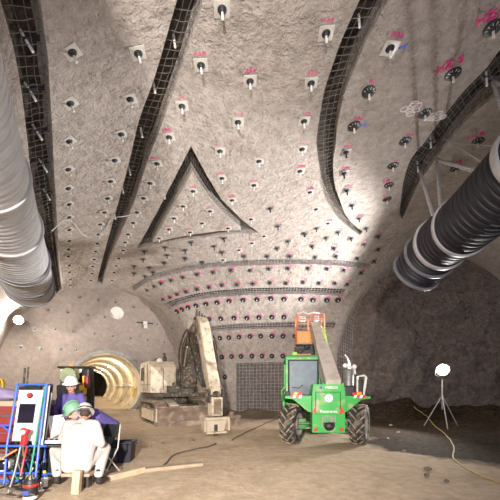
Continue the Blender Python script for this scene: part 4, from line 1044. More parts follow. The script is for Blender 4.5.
# ---------------------------------------------------------------- people
def skinned(name, shapes, m, parent, voxel=.012, smooth_it=4):
    """one continuous surface grown over tapered limbs: (a, ra, b, rb) or (centre, (rx, ry, rz), rotation)"""
    mb = MB()
    for q in shapes:
        if len(q) == 4: mb.capsule(q[0], q[2], q[1], q[3], 14)
        else: mb.ball(q[0], q[1], 16, 12, q[2])
    me = bpy.data.meshes.new(name); me.from_pydata(mb.v, [], mb.f); me.materials.append(M[m]); o = meshobj(name, me, parent)
    r = o.modifiers.new('r', 'REMESH'); r.mode = 'VOXEL'; r.voxel_size = voxel
    s = o.modifiers.new('s', 'SMOOTH'); s.factor = .5; s.iterations = smooth_it
    bake(o); o.data.shade_smooth(); return o
def hand_shapes(wr, kn, side, curl=.5, s=1.0):
    """wrist, knuckle point, direction of the thumb side; five separate fingers"""
    wr, kn, side = Vector(wr), Vector(kn), Vector(side); f = (kn-wr).normalized(); side = (side-f*side.dot(f)).normalized(); dn = f.cross(side).normalized()
    if dn.z > 0: dn = -dn
    out = [(wr, .027*s, wr.lerp(kn, .5)+side*.012, .026*s)]
    for k, (off, ln) in enumerate(((.033, .072), (.011, .082), (-.011, .076), (-.032, .06))):
        p0 = wr.lerp(kn, .35)+side*off*.6; p1 = kn+side*off; out.append((p0, .014*s, p1, .0105*s))
        d1 = (f*math.cos(curl)+dn*math.sin(curl)); d2 = (f*math.cos(curl*2)+dn*math.sin(curl*2)); p2 = p1+d1*ln*.5*s; p3 = p2+d2*ln*.5*s
        out += [(p1, .0105*s, p2, .0095*s), (p2, .0095*s, p3, .0085*s)]
    t0 = wr.lerp(kn, .2)+side*.025; t1 = t0+(side*.7+f*.6).normalized()*.045*s; t2 = t1+(side*.2+f+dn*.3).normalized()*.035*s
    return out+[(t0, .015*s, t1, .012*s), (t1, .012*s, t2, .010*s)]
def head_shapes(c, face):
    c, face = Vector(c), Vector(face).normalized(); up = (Vector((0, 0, 1))-face*face.z).normalized(); sd = face.cross(up)
    R = Matrix((sd, face, up)).transposed()
    P = lambda x, y, z: c+R @ Vector((x, y, z))
    sh = [(P(0, -.012, .03), (.076, .095, .088), R), (P(0, .02, -.045), (.058, .068, .075), R), (P(0, .052, -.085), (.032, .032, .026), R),
          (P(0, .085, .012), .012, P(0, .108, -.022), .017), (P(-.076, -.005, -.01), (.012, .022, .034), R), (P(.076, -.005, -.01), (.012, .022, .034), R),
          (P(-.03, .075, .03), .016, P(.03, .075, .03), .016), (P(-.022, .085, -.055), .011, P(.022, .085, -.055), .011)]
    return sh, R, P
def helmet(parent, c, face, m, brim=.03, band=None):
    c, face = Vector(c), Vector(face).normalized(); up = (Vector((0, 0, 1))-face*face.z).normalized(); sd = face.cross(up); R = Matrix((sd, face, up)).transposed()
    mb = MB(); prof = [(.0, .185), (.05, .178), (.09, .155), (.115, .115), (.125, .065), (.128, .045), (.128+brim, .036), (.126+brim, .030), (.118, .035), (.112, .07), (.08, .14), (0, .17)]
    mb.lathe(prof, (0, 0, 0), n=28); vs = [Vector((v[0]*.94, v[1]*1.14, v[2])) for v in mb.v]
    vs = [v+Vector((0, (.05 if v.z < .05 and v.y > .08 else 0)*(v.y/.15), -.012 if v.z < .05 and v.y > .08 else 0)) for v in vs]
    mb.v = [tuple(c+R @ v) for v in vs]; mb.tube([c+R @ Vector((0, y, .06+.13*math.sqrt(max(0, 1-(y/.145)**2)))) for y in [-.13+.26*k/8 for k in range(9)]], .012, 6)
    mb.v = [tuple(Vector(v)+up*.03-face*.012) for v in mb.v]
    h = mb.build('safety_helmet', m, parent, smooth=True, sharp=50)
    if band:
        b = MB(); b.lathe([(.129, 0), (.134, .012), (.129, .026)], (0, 0, .055), n=28, closed=True); b.v = [tuple(c+R @ Vector((v[0]*.94, v[1]*1.14, v[2]))) for v in b.v]; b.v = [tuple(Vector(v)+up*.03-face*.012) for v in b.v]; b.build('helmet_band', band, h, smooth=True)
    return h
def eyes(parent, P, hair=True):
    for x in (-.03, .03):
        m = MB(); m.ball(P(x, .082, .012), (.012, .010, .008), 8, 6); m.build('eye', 'black', parent, smooth=True)
    m = MB(); m.tube([P(-.024, .097, -.055), P(0, .101, -.058), P(.024, .097, -.055)], .005, 6); m.build('mouth', 'red_dull', parent, smooth=True)
def boot(ank, toe, m, parent):
    ank, toe = Vector(ank), Vector(toe); return skinned('boot', [(ank+Vector((0, 0, .12)), .058, ank-Vector((0, 0, .03)), .052), (ank-Vector((0, 0, .035)), .05, toe+Vector((0, 0, .035)), .042), (ank.lerp(toe, .5)-Vector((0, 0, .01)), .045, toe+Vector((0, 0, .03)), .044)], m, parent, .014, 3)
def V_(*a): return Vector(a)
def person(name, J, face, label, hat, body_parts, hatband=None):
    """J: joint positions; body_parts: function giving clothing children"""
    root = empty(name, (J['pelvis'].x, J['pelvis'].y, 0)); o = root.location.copy(); tag(root, label, 'person')
    for k in J: J[k] = J[k]-o
    hd, R, P = head_shapes(J['head'], face)
    up = []
    for s in 'LR':
        up += [(J['sh'+s], .052, J['el'+s], .04), (J['el'+s], .039, J['wr'+s], .027)]+hand_shapes(J['wr'+s], J['kn'+s], V_(0, 0, 1) if s == 'L' else V_(0, .3, 1), .45)
        up += [(J['hip'+s], .08, J['knee'+s], .055), (J['knee'+s], .052, J['ank'+s], .036), (J['ank'+s], .04, J['toe'+s], .032)]
        up += [(J['chest'], .11, J['sh'+s], .055), (J['pelvis'], .12, J['hip'+s], .09)]
    up += [(J['pelvis'], .125, J['chest'], .135), (J['chest'], .11, J['neck'], .062), (J['neck'], .055, J['head']-R.col[2]*.05, .05)]+hd
    body = skinned('body', up, 'skin', root, .0095, 3)
    eyes(body, P); body_parts(root, J); helmet(root, J['head'], face, hat, band=hatband)
    m = MB(); mm = [(J['head']+R @ V_(0, -.03, .02))]; m.ball(mm[0], (.082, .088, .075), 14, 10, R); m.build('hair', 'hair', root, smooth=True)
    return root
def jacket(root, J, m, name='jacket', loose=1.25, hem=None, r=1):
    sh = [(J['pelvis']+V_(0, 0, .03), .15*r, J['chest'], .165*r), (J['chest'], .15*r, J['neck']-V_(0, 0, .05), .085)]
    for s in 'LR':
        c = J['wr'+s].lerp(J['el'+s], .12)
        sh += [(J['chest'], .135*r, J['sh'+s], .078), (J['sh'+s], .08, J['el'+s], .064), (J['el'+s], .062, c, .046), (J['sh'+s].lerp(J['pelvis'], .15), .1, J['pelvis'].lerp(J['hip'+s], .6)+V_(0, 0, .05), .13*r)]
        e = J['el'+s]; sh.append((e+V_(.01, .01, -.02), (.07, .066, .05), Matrix.Identity(3)))
    if hem: sh += hem
    return skinned(name, sh, m, root, .014, 4)
def trousers(root, J, m, name='trousers'):
    sh = []
    for s in 'LR':
        sh += [(J['pelvis'], .145, J['hip'+s], .12), (J['hip'+s], .118, J['knee'+s], .085), (J['knee'+s], .083, J['ank'+s]+V_(0, 0, .06), .066), (J['knee'+s], (.088, .088, .08), Matrix.Identity(3))]
    return skinned(name, sh, m, root, .014, 4)
# seated man in white, back to the camera, bent over the tray
gy_ = lambda x, y: gz_at(x, y)
J = dict(pelvis=V_(-2.72, 5.22, .42), chest=V_(-2.76, 5.36, .84), neck=V_(-2.78, 5.47, 1.03), head=V_(-2.79, 5.58, 1.12),
         shL=V_(-2.98, 5.42, .97), elL=V_(-3.16, 5.56, .74), wrL=V_(-3.24, 5.75, .80), knL=V_(-3.28, 5.82, .80),
         shR=V_(-2.54, 5.40, .97), elR=V_(-2.42, 5.36, .68), wrR=V_(-2.46, 5.56, .60), knR=V_(-2.47, 5.64, .58),
         hipL=V_(-2.84, 5.24, .42), kneeL=V_(-3.24, 5.50, .54), ankL=V_(-3.10, 5.30, .12), toeL=V_(-3.2, 5.44, .05),
         hipR=V_(-2.60, 5.24, .42), kneeR=V_(-2.46, 5.60, .56), ankR=V_(-2.42, 5.28, .12), toeR=V_(-2.38, 5.45, .05))
for k in J: J[k].z += gz_at(-2.72, 5.3)
def white_suit(root, J):
    sh = []
    for s in 'LR':
        sh += [(J['pelvis'], .17, J['hip'+s], .135), (J['hip'+s], .13, J['knee'+s], .095), (J['knee'+s], .093, J['ank'+s]+V_(0, 0, .09), .072)]
        c = J['wr'+s].lerp(J['el'+s], .1)
        sh += [(J['chest'], .15, J['sh'+s], .085), (J['sh'+s], .09, J['el'+s], .072), (J['el'+s], .07, c, .05), (J['sh'+s].lerp(J['chest'], .3), .14, J['pelvis'].lerp(J['hip'+s], .7)+V_(0, -.03, .05), .165)]
    sh += [(J['hipL']+V_(.0, -.06, -.06), .12, J['hipR']+V_(0, -.06, -.06), .12)]
    sh += [(J['pelvis']+V_(0, -.03, .03), .18, J['chest']+V_(0, -.03, 0), .18), (J['chest'], .15, J['neck']-V_(0, 0, .03), .085), (J['neck']-V_(.06, 0, .03), .05, J['neck']-V_(-.06, 0, .03), .05)]
    c = skinned('coverall', sh, 'suit_white', root, .0135, 4)
    m = MB(); q = J['kneeL'].lerp(J['ankL'], .2); m.bbox(q+V_(.085, -.085, -.0), (.09, .03, .22), .012); m.build('tool_pouch', 'green_hose', c)
    for s in 'LR': boot(J['ank'+s], J['toe'+s], 'boot', root)
person('person', J, (-.35, .8, -.45), 'person in white coveralls seated low, back to camera, leaning over a white tray', 'hat_grey', white_suit, 'steel_dark')
# bending man behind him
J = dict(pelvis=V_(-2.66, 6.22, .80), chest=V_(-2.88, 6.0, 1.06), neck=V_(-3.0, 5.92, 1.14), head=V_(-3.10, 5.84, 1.15),
         shL=V_(-2.96, 5.84, 1.06), elL=V_(-3.06, 5.72, .86), wrL=V_(-3.27, 5.82, .83), knL=V_(-3.34, 5.86, .82),
         shR=V_(-2.92, 6.16, 1.08), elR=V_(-3.12, 6.24, .86), wrR=V_(-3.34, 6.12, .86), knR=V_(-3.41, 6.08, .85),
         hipL=V_(-2.62, 6.12, .78), kneeL=V_(-2.78, 5.96, .44), ankL=V_(-2.66, 6.02, .1), toeL=V_(-2.82, 5.94, .04),
         hipR=V_(-2.66, 6.32, .78), kneeR=V_(-2.84, 6.32, .44), ankR=V_(-2.68, 6.34, .1), toeR=V_(-2.86, 6.30, .04))
for k in J:
    if k[:3] in ('pel', 'hip', 'kne', 'ank', 'toe'): J[k] += V_(-.06, .30, 0)
    elif k == 'chest': J[k] += V_(0, .1, 0)
    J[k].z += gz_at(-2.7, 6.1)
def dress_purple(root, J):
    jacket(root, J, 'purple', r=.95); trousers(root, J, 'trousers')
    for s in 'LR': boot(J['ank'+s], J['toe'+s], 'boot', root)
person('person', J, (-.62, -.55, -.5), 'person in purple jacket and green helmet bending over the tray beside the seated one', 'hat_green', dress_purple)
# standing man in purple, white helmet
J = dict(pelvis=V_(-3.56, 6.62, .92), chest=V_(-3.54, 6.56, 1.26), neck=V_(-3.51, 6.50, 1.47), head=V_(-3.49, 6.44, 1.60),
         shL=V_(-3.33, 6.50, 1.40), elL=V_(-3.22, 6.36, 1.14), wrL=V_(-3.34, 6.16, 1.03), knL=V_(-3.38, 6.09, 1.0),
         shR=V_(-3.73, 6.56, 1.40), elR=V_(-3.84, 6.46, 1.14), wrR=V_(-3.68, 6.26, 1.02), knR=V_(-3.62, 6.2, 1.0),
         hipL=V_(-3.46, 6.62, .9), kneeL=V_(-3.44, 6.56, .5), ankL=V_(-3.44, 6.64, .1), toeL=V_(-3.42, 6.48, .04),
         hipR=V_(-3.66, 6.62, .9), kneeR=V_(-3.68, 6.56, .5), ankR=V_(-3.68, 6.64, .1), toeR=V_(-3.69, 6.48, .04))
for k in J: J[k].z += gz_at(-3.55, 6.6)
person('person', J, (.22, -.9, -.12), 'standing person in purple jacket and white helmet, head lowered, behind the blue rack', 'hat_white', dress_purple)
# ---------------------------------------------------------------- blue tube rack with the control cabinet, and what stands round it
def gp(px, py, Y): return at(px, py, Y)
RK_Y = 5.35
root = empty('equipment_rack', (-3.5, RK_Y, gz_at(-3.5, RK_Y))); O = root.location.copy()
tag(root, 'blue tube frame rack carrying a white control cabinet at the lower left', 'rack')
def loc(v): return Vector(v)-O
fr = []
TL, TRr = gp(17.5, 384.5, 5.62), gp(46.5, 384.5, 5.62)          # leaning top corners
BL, BR = gp(7, 446, 5.36), gp(39, 446, 5.36)
FLr, FRr = gp(3.5, 492, 5.24), gp(34, 492, 5.24)
dep = Vector((-.20, .50, 0))
R_t = .019
def bar(a, b, name='frame_tube', mm='blue', r=R_t): return MB().tube([loc(a), loc(b)], r, 8).build(name, mm, root, smooth=True)
for a, b in ((TL, TRr), (TL, BL), (TRr, BR), (BL, FLr), (BR, FRr), (BL+Vector((-1.1, 0, .0)), BR+Vector((.12, 0, 0))), (TRr, TRr+dep), (TL, TL+dep), (TL+dep, TRr+dep), (TRr+dep, BR+dep), (TL+dep, BL+dep), (BR+dep, FRr+dep), (BL+dep, FLr+dep), (BR, BR+dep), (BL, BL+dep), (BL+dep, BR+dep)): bar(a, b)
z1 = gp(20, 473, 5.3).z; z2 = gp(20, 481, 5.3).z
for z in (z1, z2): bar((-4.9, 5.32, z), (FRr.x, 5.28, z))
bar((-4.9, 5.8, z2), (FRr.x+.1, 5.74, z2)); bar(gp(-3, 425.5, 5.5), gp(12, 425.5, 5.5)); bar(gp(2, 425.5, 5.5), gp(11, 433, 5.5), r=.014)
# cabinet on the slanted front
cab_ = MB(); A, B_, C_, D_ = [loc(v) for v in (gp(19, 390, 5.60), gp(43, 390, 5.60), gp(35.5, 441, 5.38), gp(11.5, 441, 5.38))]
nrm = (B_-A).cross(D_-A).normalized(); nrm = nrm if nrm.y < 0 else -nrm
vs = [A, B_, C_, D_]+[p-nrm*.2+Vector((.05, 0, 0)) for p in (A, B_, C_, D_)]
cab_.add(vs, [(3, 2, 1, 0), (4, 5, 6, 7)]+[(i, (i+1) % 4, (i+1) % 4+4, i+4) for i in range(4)])
cbo = cab_.build('control_cabinet', 'white', root); b = cbo.modifiers.new('b', 'BEVEL'); b.width = .012; b.segments = 2; bake(cbo)
def onp(u, v, d=0): return A.lerp(B_, u).lerp(D_.lerp(C_, u), v)+nrm*d
def slab(u0, v0, u1, v1, d0, d1, name, mm, par):
    q = [(u0, v0), (u1, v0), (u1, v1), (u0, v1)]; m = MB(); m.add([onp(u, v, d1) for u, v in q]+[onp(u, v, d0) for u, v in q], [(3, 2, 1, 0), (4, 5, 6, 7)]+[(i, (i+1) % 4, (i+1) % 4+4, i+4) for i in range(4)]); return m.build(name, mm, par)
slab(.13, .28, .80, .66, -.01, .012, 'screen', 'screen', cbo)
m = MB(); m.lathe([(0, .055), (.032, .05), (.04, .03), (.022, .02), (.022, 0)], onp(.5, .115), nrm, 18); ebt = m.build('emergency_button', 'red', cbo, smooth=True)
m = MB(); m.lathe([(.0, .012), (.05, .012), (.052, 0)], onp(.5, .115), nrm, 18); m.build('button_collar', 'steel_dark', ebt)
m = MB(); m.bbox(loc(gp(31, 388, 5.75)), (.36, .1, .06), .02); m.tube(smooth_path([loc(gp(x, y, 5.7)) for x, y in ((22, 389), (27, 386), (32, 385.5), (40, 387), (45, 384))]), .018, 6); m.build('cable_tray', 'steel_dark', root)
sd = MB(); q = [TRr+Vector((.03, .05, -.02)), TRr+dep-Vector((0, .05, .02)), BR+dep-Vector((0, .05, 0)), BR+Vector((.03, .05, 0))]; q = [loc(v) for v in q]; sd.add(q+[v+Vector((-.02, .0, 0)) for v in q], [(0, 1, 2, 3), (7, 6, 5, 4)]+[(i, i+4, (i+1) % 4+4, (i+1) % 4) for i in range(4)]); sp = sd.build('side_panel', 'white_dirty', root)
m = MB()
for k, f in enumerate((.25, .5, .72)):
    a = q[0].lerp(q[1], f)+Vector((.02, -.02, -.02)); b = q[3].lerp(q[2], f)+Vector((.02, -.02, .02)); m.tube([a, a.lerp(b, .5)+Vector((.01, 0, 0)), b], .013, 6)
m.build('wiring', 'black', sp)
m = MB(); m.tube(smooth_path([loc(gp(x, y, Y)) for x, y, Y in ((45, 387, 5.6), (42, 402, 5.5), (38, 425, 5.4), (35, 445, 5.32), (32, 462, 5.28), (29, 480, 5.2))]), .014, 8); m.build('green_hose', 'green_hose', root, smooth=True)
# shelf with fittings
m = MB(); m.bbox(loc((-3.9, 5.58, BL.z-.015)), (1.7, .44, .02), .006); m.build('shelf', 'steel_dark', root)
for k in range(9):
    p = loc((-4.05+.1*k, 5.5+random.random()*.1, BL.z)); m = MB(); m.lathe([(0, 0), (.03, 0), (.03, .03), (.018, .035), (.018, .06), (.032, .065), (.032, .085), (0, .085)], p, n=10); m.build('valve_fitting', 'steel_dark', root, smooth=True)
for x, h in ((-3.75, .09), (-3.55, .07), (-3.42, .1)): MB().cyl(loc((x, 5.42, BL.z)), loc((x, 5.42, BL.z+h)), .022, n=10).build('valve_cap', 'white_dirty', root, smooth=True)
tag(MB().bbox(at(52, 440.5, 5.68), (.50, .34, .05), .012).build('tray', 'white'), 'white tray held out beside the blue rack', 'tray')
# white paper plan leaning behind the tray
def sheet(name, pts, th, mm, label, cat):
    q = [Vector(p) for p in pts]; n = (q[1]-q[0]).cross(q[3]-q[0]).normalized(); m = MB()
    K = 6; vs = []; fs = []
    for d in (0, th):
        for i in range(K+1):
            for j in range(K+1):
                u, v = i/K, j/K; vs.append(q[0].lerp(q[1], u).lerp(q[3].lerp(q[2], u), v)+n*(d+.02*math.sin(u*3+v*2)))
    o = (K+1)**2
    for i in range(K):
        for j in range(K):
            a = i*(K+1)+j; fs += [(a, a+1, a+K+2, a+K+1), (a+o, a+K+1+o, a+K+2+o, a+1+o)]
    for i in range(K):
        fs += [(i*(K+1), (i+1)*(K+1), (i+1)*(K+1)+o, i*(K+1)+o), (i*(K+1)+K, i*(K+1)+K+o, (i+1)*(K+1)+K+o, (i+1)*(K+1)+K), (i, i+o, i+1+o, i+1), (K*(K+1)+i, K*(K+1)+i+1, K*(K+1)+i+1+o, K*(K+1)+i+o)]
    return tag(m.add(vs, fs).build(name, mm, smooth=True), label, cat)
sheet('plan_sheet', [at(47, 416, 5.92), at(62, 414.5, 5.92), at(70, 429, 5.86), at(50, 438, 5.78)], .006, 'paper', 'large white paper plan tilted up between the rack and the workers', 'paper')
# hanging red tool, poles, lance
r_ = empty('grinder', at(24, 438, 5.2)); tag(r_, 'red hand tool hanging in front of the white cabinet', 'power tool')
m = MB(); m.bbox((0, 0, -.02), (.075, .07, .2), .02, rot('Y', 8)); m.build('body', 'red', r_); m = MB(); m.bbox((.02, -.01, .11), (.12, .09, .09), .03, rot('Y', 14)); m.build('gear_head', 'red', r_); m = MB(); m.cyl((.025, -.05, .1), (.025, -.07, .1), .035, n=14); m.build('disc', 'white', r_); m = MB(); m.tube(smooth_path([(-.015, 0, -.12), (-.02, 0, -.2), (-.01, .02, -.3)]), .016, 8); m.build('cord', 'cable_grey', r_, smooth=True)
def rodthing(name, pts, r, mm, label, cat): return tag(MB().tube(smooth_path(pts, 5), r, 8).build(name, mm, smooth=True), label, cat)
rodthing('lance', [at(-6, 463, 5.2), at(6, 456, 5.2), at(17, 449.5, 5.25)], .014, 'orange_frame', 'orange lance lying aslant across the rack', 'lance')
rodthing('lance', [at(27, 446, 5.2), at(24, 459, 5.18), at(20.5, 476, 5.12)], .014, 'red', 'red lance slanting below the hanging red tool', 'lance')
rodthing('steel_pole', [at(20.5, 447, 5.14), at(14.5, 473, 5.02), at(6, 499, 4.85)], .016, 'steel_mid', 'long grey pole leaning against the blue rack', 'pole')
for i, (x0, y0, x1, y1, w) in enumerate(((25, 368, 23.5, 392, .022), (28.5, 367, 27, 390, .016))):
    rodthing('steel_pole', [at(x0, y0, 7.0), at(x1, y1, 7.0), at(x1-2, 455, 7.0)], w, 'exc_dark', ['thicker', 'thinner'][i]+' upright dark pole behind the white cabinet', 'pole')
# motor on the rack
mo = empty('electric_motor', at(4.5, 464, 5.45)); tag(mo, 'grey electric motor with round dark end on the lower rack shelf', 'motor')
dv = Vector((.35, -1, .05)).normalized()
m = MB(); m.lathe([(0, -.1), (.105, -.1), (.12, -.06), (.12, .22), (.1, .26), (0, .26)], (0, 0, 0), -dv, 28)
for k in range(14): a = 2*PI*k/14; u = dv.orthogonal().normalized(); w_ = dv.cross(u); c = (u*math.cos(a)+w_*math.sin(a))*.125; m.tube([c-dv*.0, c-dv*.2], .008, 4)
m.build('housing', 'galv', mo, smooth=True); m = MB(); m.lathe([(0, .02), (.05, .02), (.085, .0), (.09, -.03)], dv*.1, dv, 24); m.build('end_cap', 'screen', mo, smooth=True)
m = MB(); m.bbox((-.02, .06, .14), (.12, .14, .07), .015); m.build('terminal_box', 'steel_mid', mo)
m = MB(); m.bbox((0, .07, -.14), (.22, .2, .05), .01); m.build('mounting_foot', 'blue', mo)
for i, (px, py, Y, w, h, lab) in enumerate([(14, 478, 5.95, .62, .50, 'black box added as the dark under the rack behind the grey motor'), (33, 474, 5.85, .42, .60, 'tall black box added as the dark under the rack behind the canister'), (56, 472, 5.95, .34, .42, 'black box added for darkness on the ground behind the white tray')]):
    p = at(px, py, Y); zc_ = gz_at(p.x, p.y); r_ = empty('dark_filler_box', (p.x, p.y, zc_)); tag(r_, lab, 'filler box')  # black boxes added to darken the space under the rack
    m = MB(); m.bbox((0, 0, h/2), (w, .26, h), .03); bdy = m.build('body', 'black', r_)
    for s in (-1, 1): m = MB(); m.bbox((s*w*.3, -.135, h*.72), (.05, .02, .07), .006); m.build('latch', 'steel_mid', bdy)
    m = MB(); m.tube([(-.09, 0, h), (-.08, 0, h+.05), (.08, 0, h+.05), (.09, 0, h)], .012, 6); m.build('handle', 'black', bdy)
# tangle of hoses through the rack
hs = [('cable_black', [(10, 450), (22, 455), (30, 470), (26, 486), (14, 490)]), ('cable_black', [(0, 475), (14, 470), (26, 462), (36, 458)]), ('cable_grey', [(16, 452), (19, 466), (24, 478), (32, 482)]), ('cable_white', [(33, 468), (27, 476), (19, 478), (12, 470)]),
      ('cable_white', [(36, 462), (37, 472), (35, 482), (38, 490)]), ('cable_black', [(0, 488), (12, 486), (24, 490), (40, 484)]), ('cable_grey', [(0, 484), (10, 489), (22, 492), (34, 495)]), ('cable_black', [(8, 448), (6, 470), (14, 484), (28, 474)]),
      ('blue', [(20, 466), (26, 460), (30, 468), (36, 474), (39, 464)]), ('cable_grey', [(0, 494), (14, 497), (26, 493), (44, 490)]), ('cable_black', [(30, 449), (33, 460), (38, 470), (42, 462)]), ('green_hose', [(12, 470), (20, 482), (30, 479), (38, 478)])]
for i, (mm, pts) in enumerate(hs):
    rodthing('hose', [at(x, y, 5.42+random.uniform(-.08, .12)) if y < 484 else at(x, y, min(5.3, 1.55*F/(y-HY+4))) for x, y in pts], random.uniform(.011, .018), mm,
             ['uppermost black hose looping under the white cabinet', 'black hose crossing above the grey motor', 'grey hose dropping to the dark canister', 'pale hose curling beside the red lance', 'pale hose beside the rack leg', 'black hose lying across the ground under the rack', 'grey hose on the ground left of the canister', 'long black hose looping down round the motor', 'blue hose looping in the rack', 'lowest grey hose in front of the canister', 'short black hose near the rack right leg', 'green hose curving above the canister'][i], 'hose')
# red tool chest behind the rack, cloth bundle, coil
rb = empty('tool_chest', (-4.35, 6.1, gz_at(-4.35, 6.1))); tag(rb, 'dull red chest standing behind the left end of the blue rack', 'chest')
zt = at(5, 405, 6.1).z
m = MB(); m.bbox((0, 0, zt/2), (1.1, .6, zt), .03); bd_ = m.build('body', 'red_dull', rb)
for k in range(4): m = MB(); m.bbox((0, -.31, .16+k*zt*.235), (1.02, .03, zt*.2), .012); d_ = m.build('drawer', 'red_dull', rb); m = MB(); m.tube([(-.3, -.335, .2+k*zt*.235), (-.3, -.355, .2+k*zt*.235), (.3, -.355, .2+k*zt*.235), (.3, -.335, .2+k*zt*.235)], .010, 6); m.build('handle', 'steel_mid', d_)
m = MB(); m.bbox((0, 0, zt+.04), (1.16, .66, .1), .03); m.build('lid', 'wood_dusty', rb)
me = skinned('cloth_bundle', [(at(4, 403, 6.1), (.26, .2, .1), Matrix.Identity(3)), (at(10, 401, 6.15), (.2, .16, .09), Matrix.Identity(3)), (at(0, 400, 6.1), (.25, .2, .1), Matrix.Identity(3)), (at(14, 404, 6.1), (.1, .14, .05), Matrix.Identity(3))], 'purple_grey', None, .016, 5)
me.location.z += zt+gz_at(-4.35, 6.1)-.02+.09-(at(4, 403, 6.1).z-.10); tag(me, 'mauve work clothes heaped on the red chest', 'clothing')
m = MB()
for k in range(5): m.tube([at(0+1.6*math.cos(a)*1.6+k*.5, 386+7*math.sin(a), 8.2+.05*k) for a in [2*PI*j/16 for j in range(16)]], .02, 6, True)
# keep the coil on a peg post
tag(m.build('hose_coil', 'yellow', smooth=True), 'yellow hose coil hanging at the left picture edge', 'hose coil')
# dark canister with red band
cp = at(30.5, 489, 4.68); cz0 = gz_at(cp.x, cp.y); cn = empty('canister', (cp.x, cp.y, cz0)); tag(cn, 'dark grey canister with red band standing in front of the rack', 'canister')
ht = at(30, 479, 4.68).z-cz0
m = MB(); m.lathe([(0, 0), (.085, 0), (.09, .02), (.09, ht-.06), (.085, ht-.03), (.07, ht), (0, ht)], (0, 0, 0), n=28); m.build('body', 'steel_dark', cn, smooth=True)
m = MB(); m.lathe([(.091, ht*.66), (.095, ht*.68), (.095, ht*.76), (.091, ht*.78)], (0, 0, 0), n=28, closed=True); m.build('band', 'red', cn, smooth=True)
m = MB(); m.lathe([(.091, .03), (.093, .04), (.093, ht*.22), (.091, ht*.24)], (0, 0, 0), n=28, closed=True); m.build('lower_label', 'white_dirty', cn, smooth=True)
m = MB(); m.lathe([(0, ht+.05), (.03, ht+.05), (.035, ht), (0, ht)], (0, 0, 0), n=14); m.tube([(-.06, 0, ht), (-.05, 0, ht+.06), (.05, 0, ht+.06), (.06, 0, ht)], .01, 6); m.build('valve', 'chrome', cn, smooth=True)
m = MB(); m.bbox((-.01, -.092, ht*.42), (.09, .006, ht*.2), .002); m.build('label', 'label_blue', cn)
# bottle with yellow cap
bp_ = at(44.5, 484, 5.2); bz = gz_at(bp_.x, bp_.y); bt = empty('bottle', (bp_.x, bp_.y, bz)); tag(bt, 'small clear bottle with yellow cap beside the canister', 'bottle')
hb_ = at(44.5, 470.5, 5.2).z-bz
m = MB(); m.lathe([(0, 0), (.042, 0), (.045, .012), (.045, hb_*.66), (.03, hb_*.8), (.017, hb_*.86), (.017, hb_*.9)], (0, 0, 0), n=22); m.build('body', 'blue', bt, smooth=True)
m = MB(); m.lathe([(.046, hb_*.12), (.047, hb_*.14), (.047, hb_*.62), (.046, hb_*.64)], (0, 0, 0), n=22, closed=True); m.build('label', 'white', bt, smooth=True)
m = MB(); m.lathe([(0, hb_), (.02, hb_), (.022, hb_*.97), (.022, hb_*.87), (0, hb_*.87)], (0, 0, 0), n=16); m.build('cap', 'yellow', bt, smooth=True)
r_ = at(38, 491, 5.05); vr = empty('pressure_regulator', (r_.x, r_.y, gz_at(r_.x, r_.y))); tag(vr, 'chrome valve block with red knob between canister and bottle', 'valve')
m = MB(); m.bbox((0, 0, .07), (.1, .1, .14), .02); m.cyl((-.09, 0, .1), (.09, 0, .1), .022, n=10); m.tube(smooth_path([(.03, 0, .1), (.08, -.05, .16), (.05, -.06, .04), (.0, -.07, .02)]), .012, 6); m.build('block', 'chrome', vr, smooth=True)
m = MB(); m.cyl((-.05, -.06, .1), (-.05, -.09, .1), .028, n=14); m.build('knob', 'red', vr, smooth=True)
# timber seat block and stake, folding chair, crate, planks
def put(px, py, Y): p = at(px, py, Y); return p.x, p.y
sx_, sy_ = -2.70, 5.2; sz = gz_at(sx_, sy_)
st = empty('seat_block', (sx_, sy_, sz)); tag(st, 'low timber seat under the person in white', 'seat')
m = MB(); m.bbox((0, .02, .235), (.44, .26, .05), .012); m.build('seat_board', 'wood_dusty', st)
for x in (-.1, .1): m = MB(); m.bbox((x, .1, .105), (.07, .12, .22), .012); m.build('leg', 'exc_dark', st)
tag(MB().bbox((at(76.5, 487, 4.96).x, 4.97, gz_at(-2.6, 4.97)+.17), (.115, .09, .36), .01, rot('Y', 5)).build('timber_stake', 'wood'), 'short upright timber standing behind the seated person in white', 'timber')
fx_, fy_ = put(104, 452, 5.97); fz_ = gz_at(fx_, fy_); fc = empty('folding_chair', (fx_, fy_, fz_), math.radians(-25)); tag(fc, 'black folding chair with steel legs right of the seated person', 'chair')
m = MB(); m.bbox((-.02, .17, .80), (.36, .03, .24), .012, rot('X', -8)); m.build('backrest', 'black', fc); m = MB(); m.bbox((0, -.02, .46), (.38, .38, .035), .012); m.build('seat', 'black', fc)
for x in (-.19, .19):
    m = MB(); m.tube([(x, .2, .92), (x, .14, .5), (x, -.2, .0)], .012, 8); m.build('leg', 'galv', fc, smooth=True); m = MB(); m.tube([(x, -.16, .47), (x, .24, .0)], .012, 8); m.build('leg', 'galv', fc, smooth=True)
cx_, cy_ = put(118, 459, 7.1); cz_ = gz_at(cx_, cy_); cr = empty('crate', (cx_, cy_, cz_), math.radians(6)); tag(cr, 'black plastic crate on the dirt behind the folding chair', 'crate')
m = MB(); w2, d2, h2 = .33, .22, .40
vs = [(-w2*.9, -d2*.9, 0), (w2*.9, -d2*.9, 0), (w2*.9, d2*.9, 0), (-w2*.9, d2*.9, 0), (-w2, -d2, h2), (w2, -d2, h2), (w2, d2, h2), (-w2, d2, h2)]
vi = [(v[0]*.94, v[1]*.92, v[2] if v[2] else .02) for v in vs]
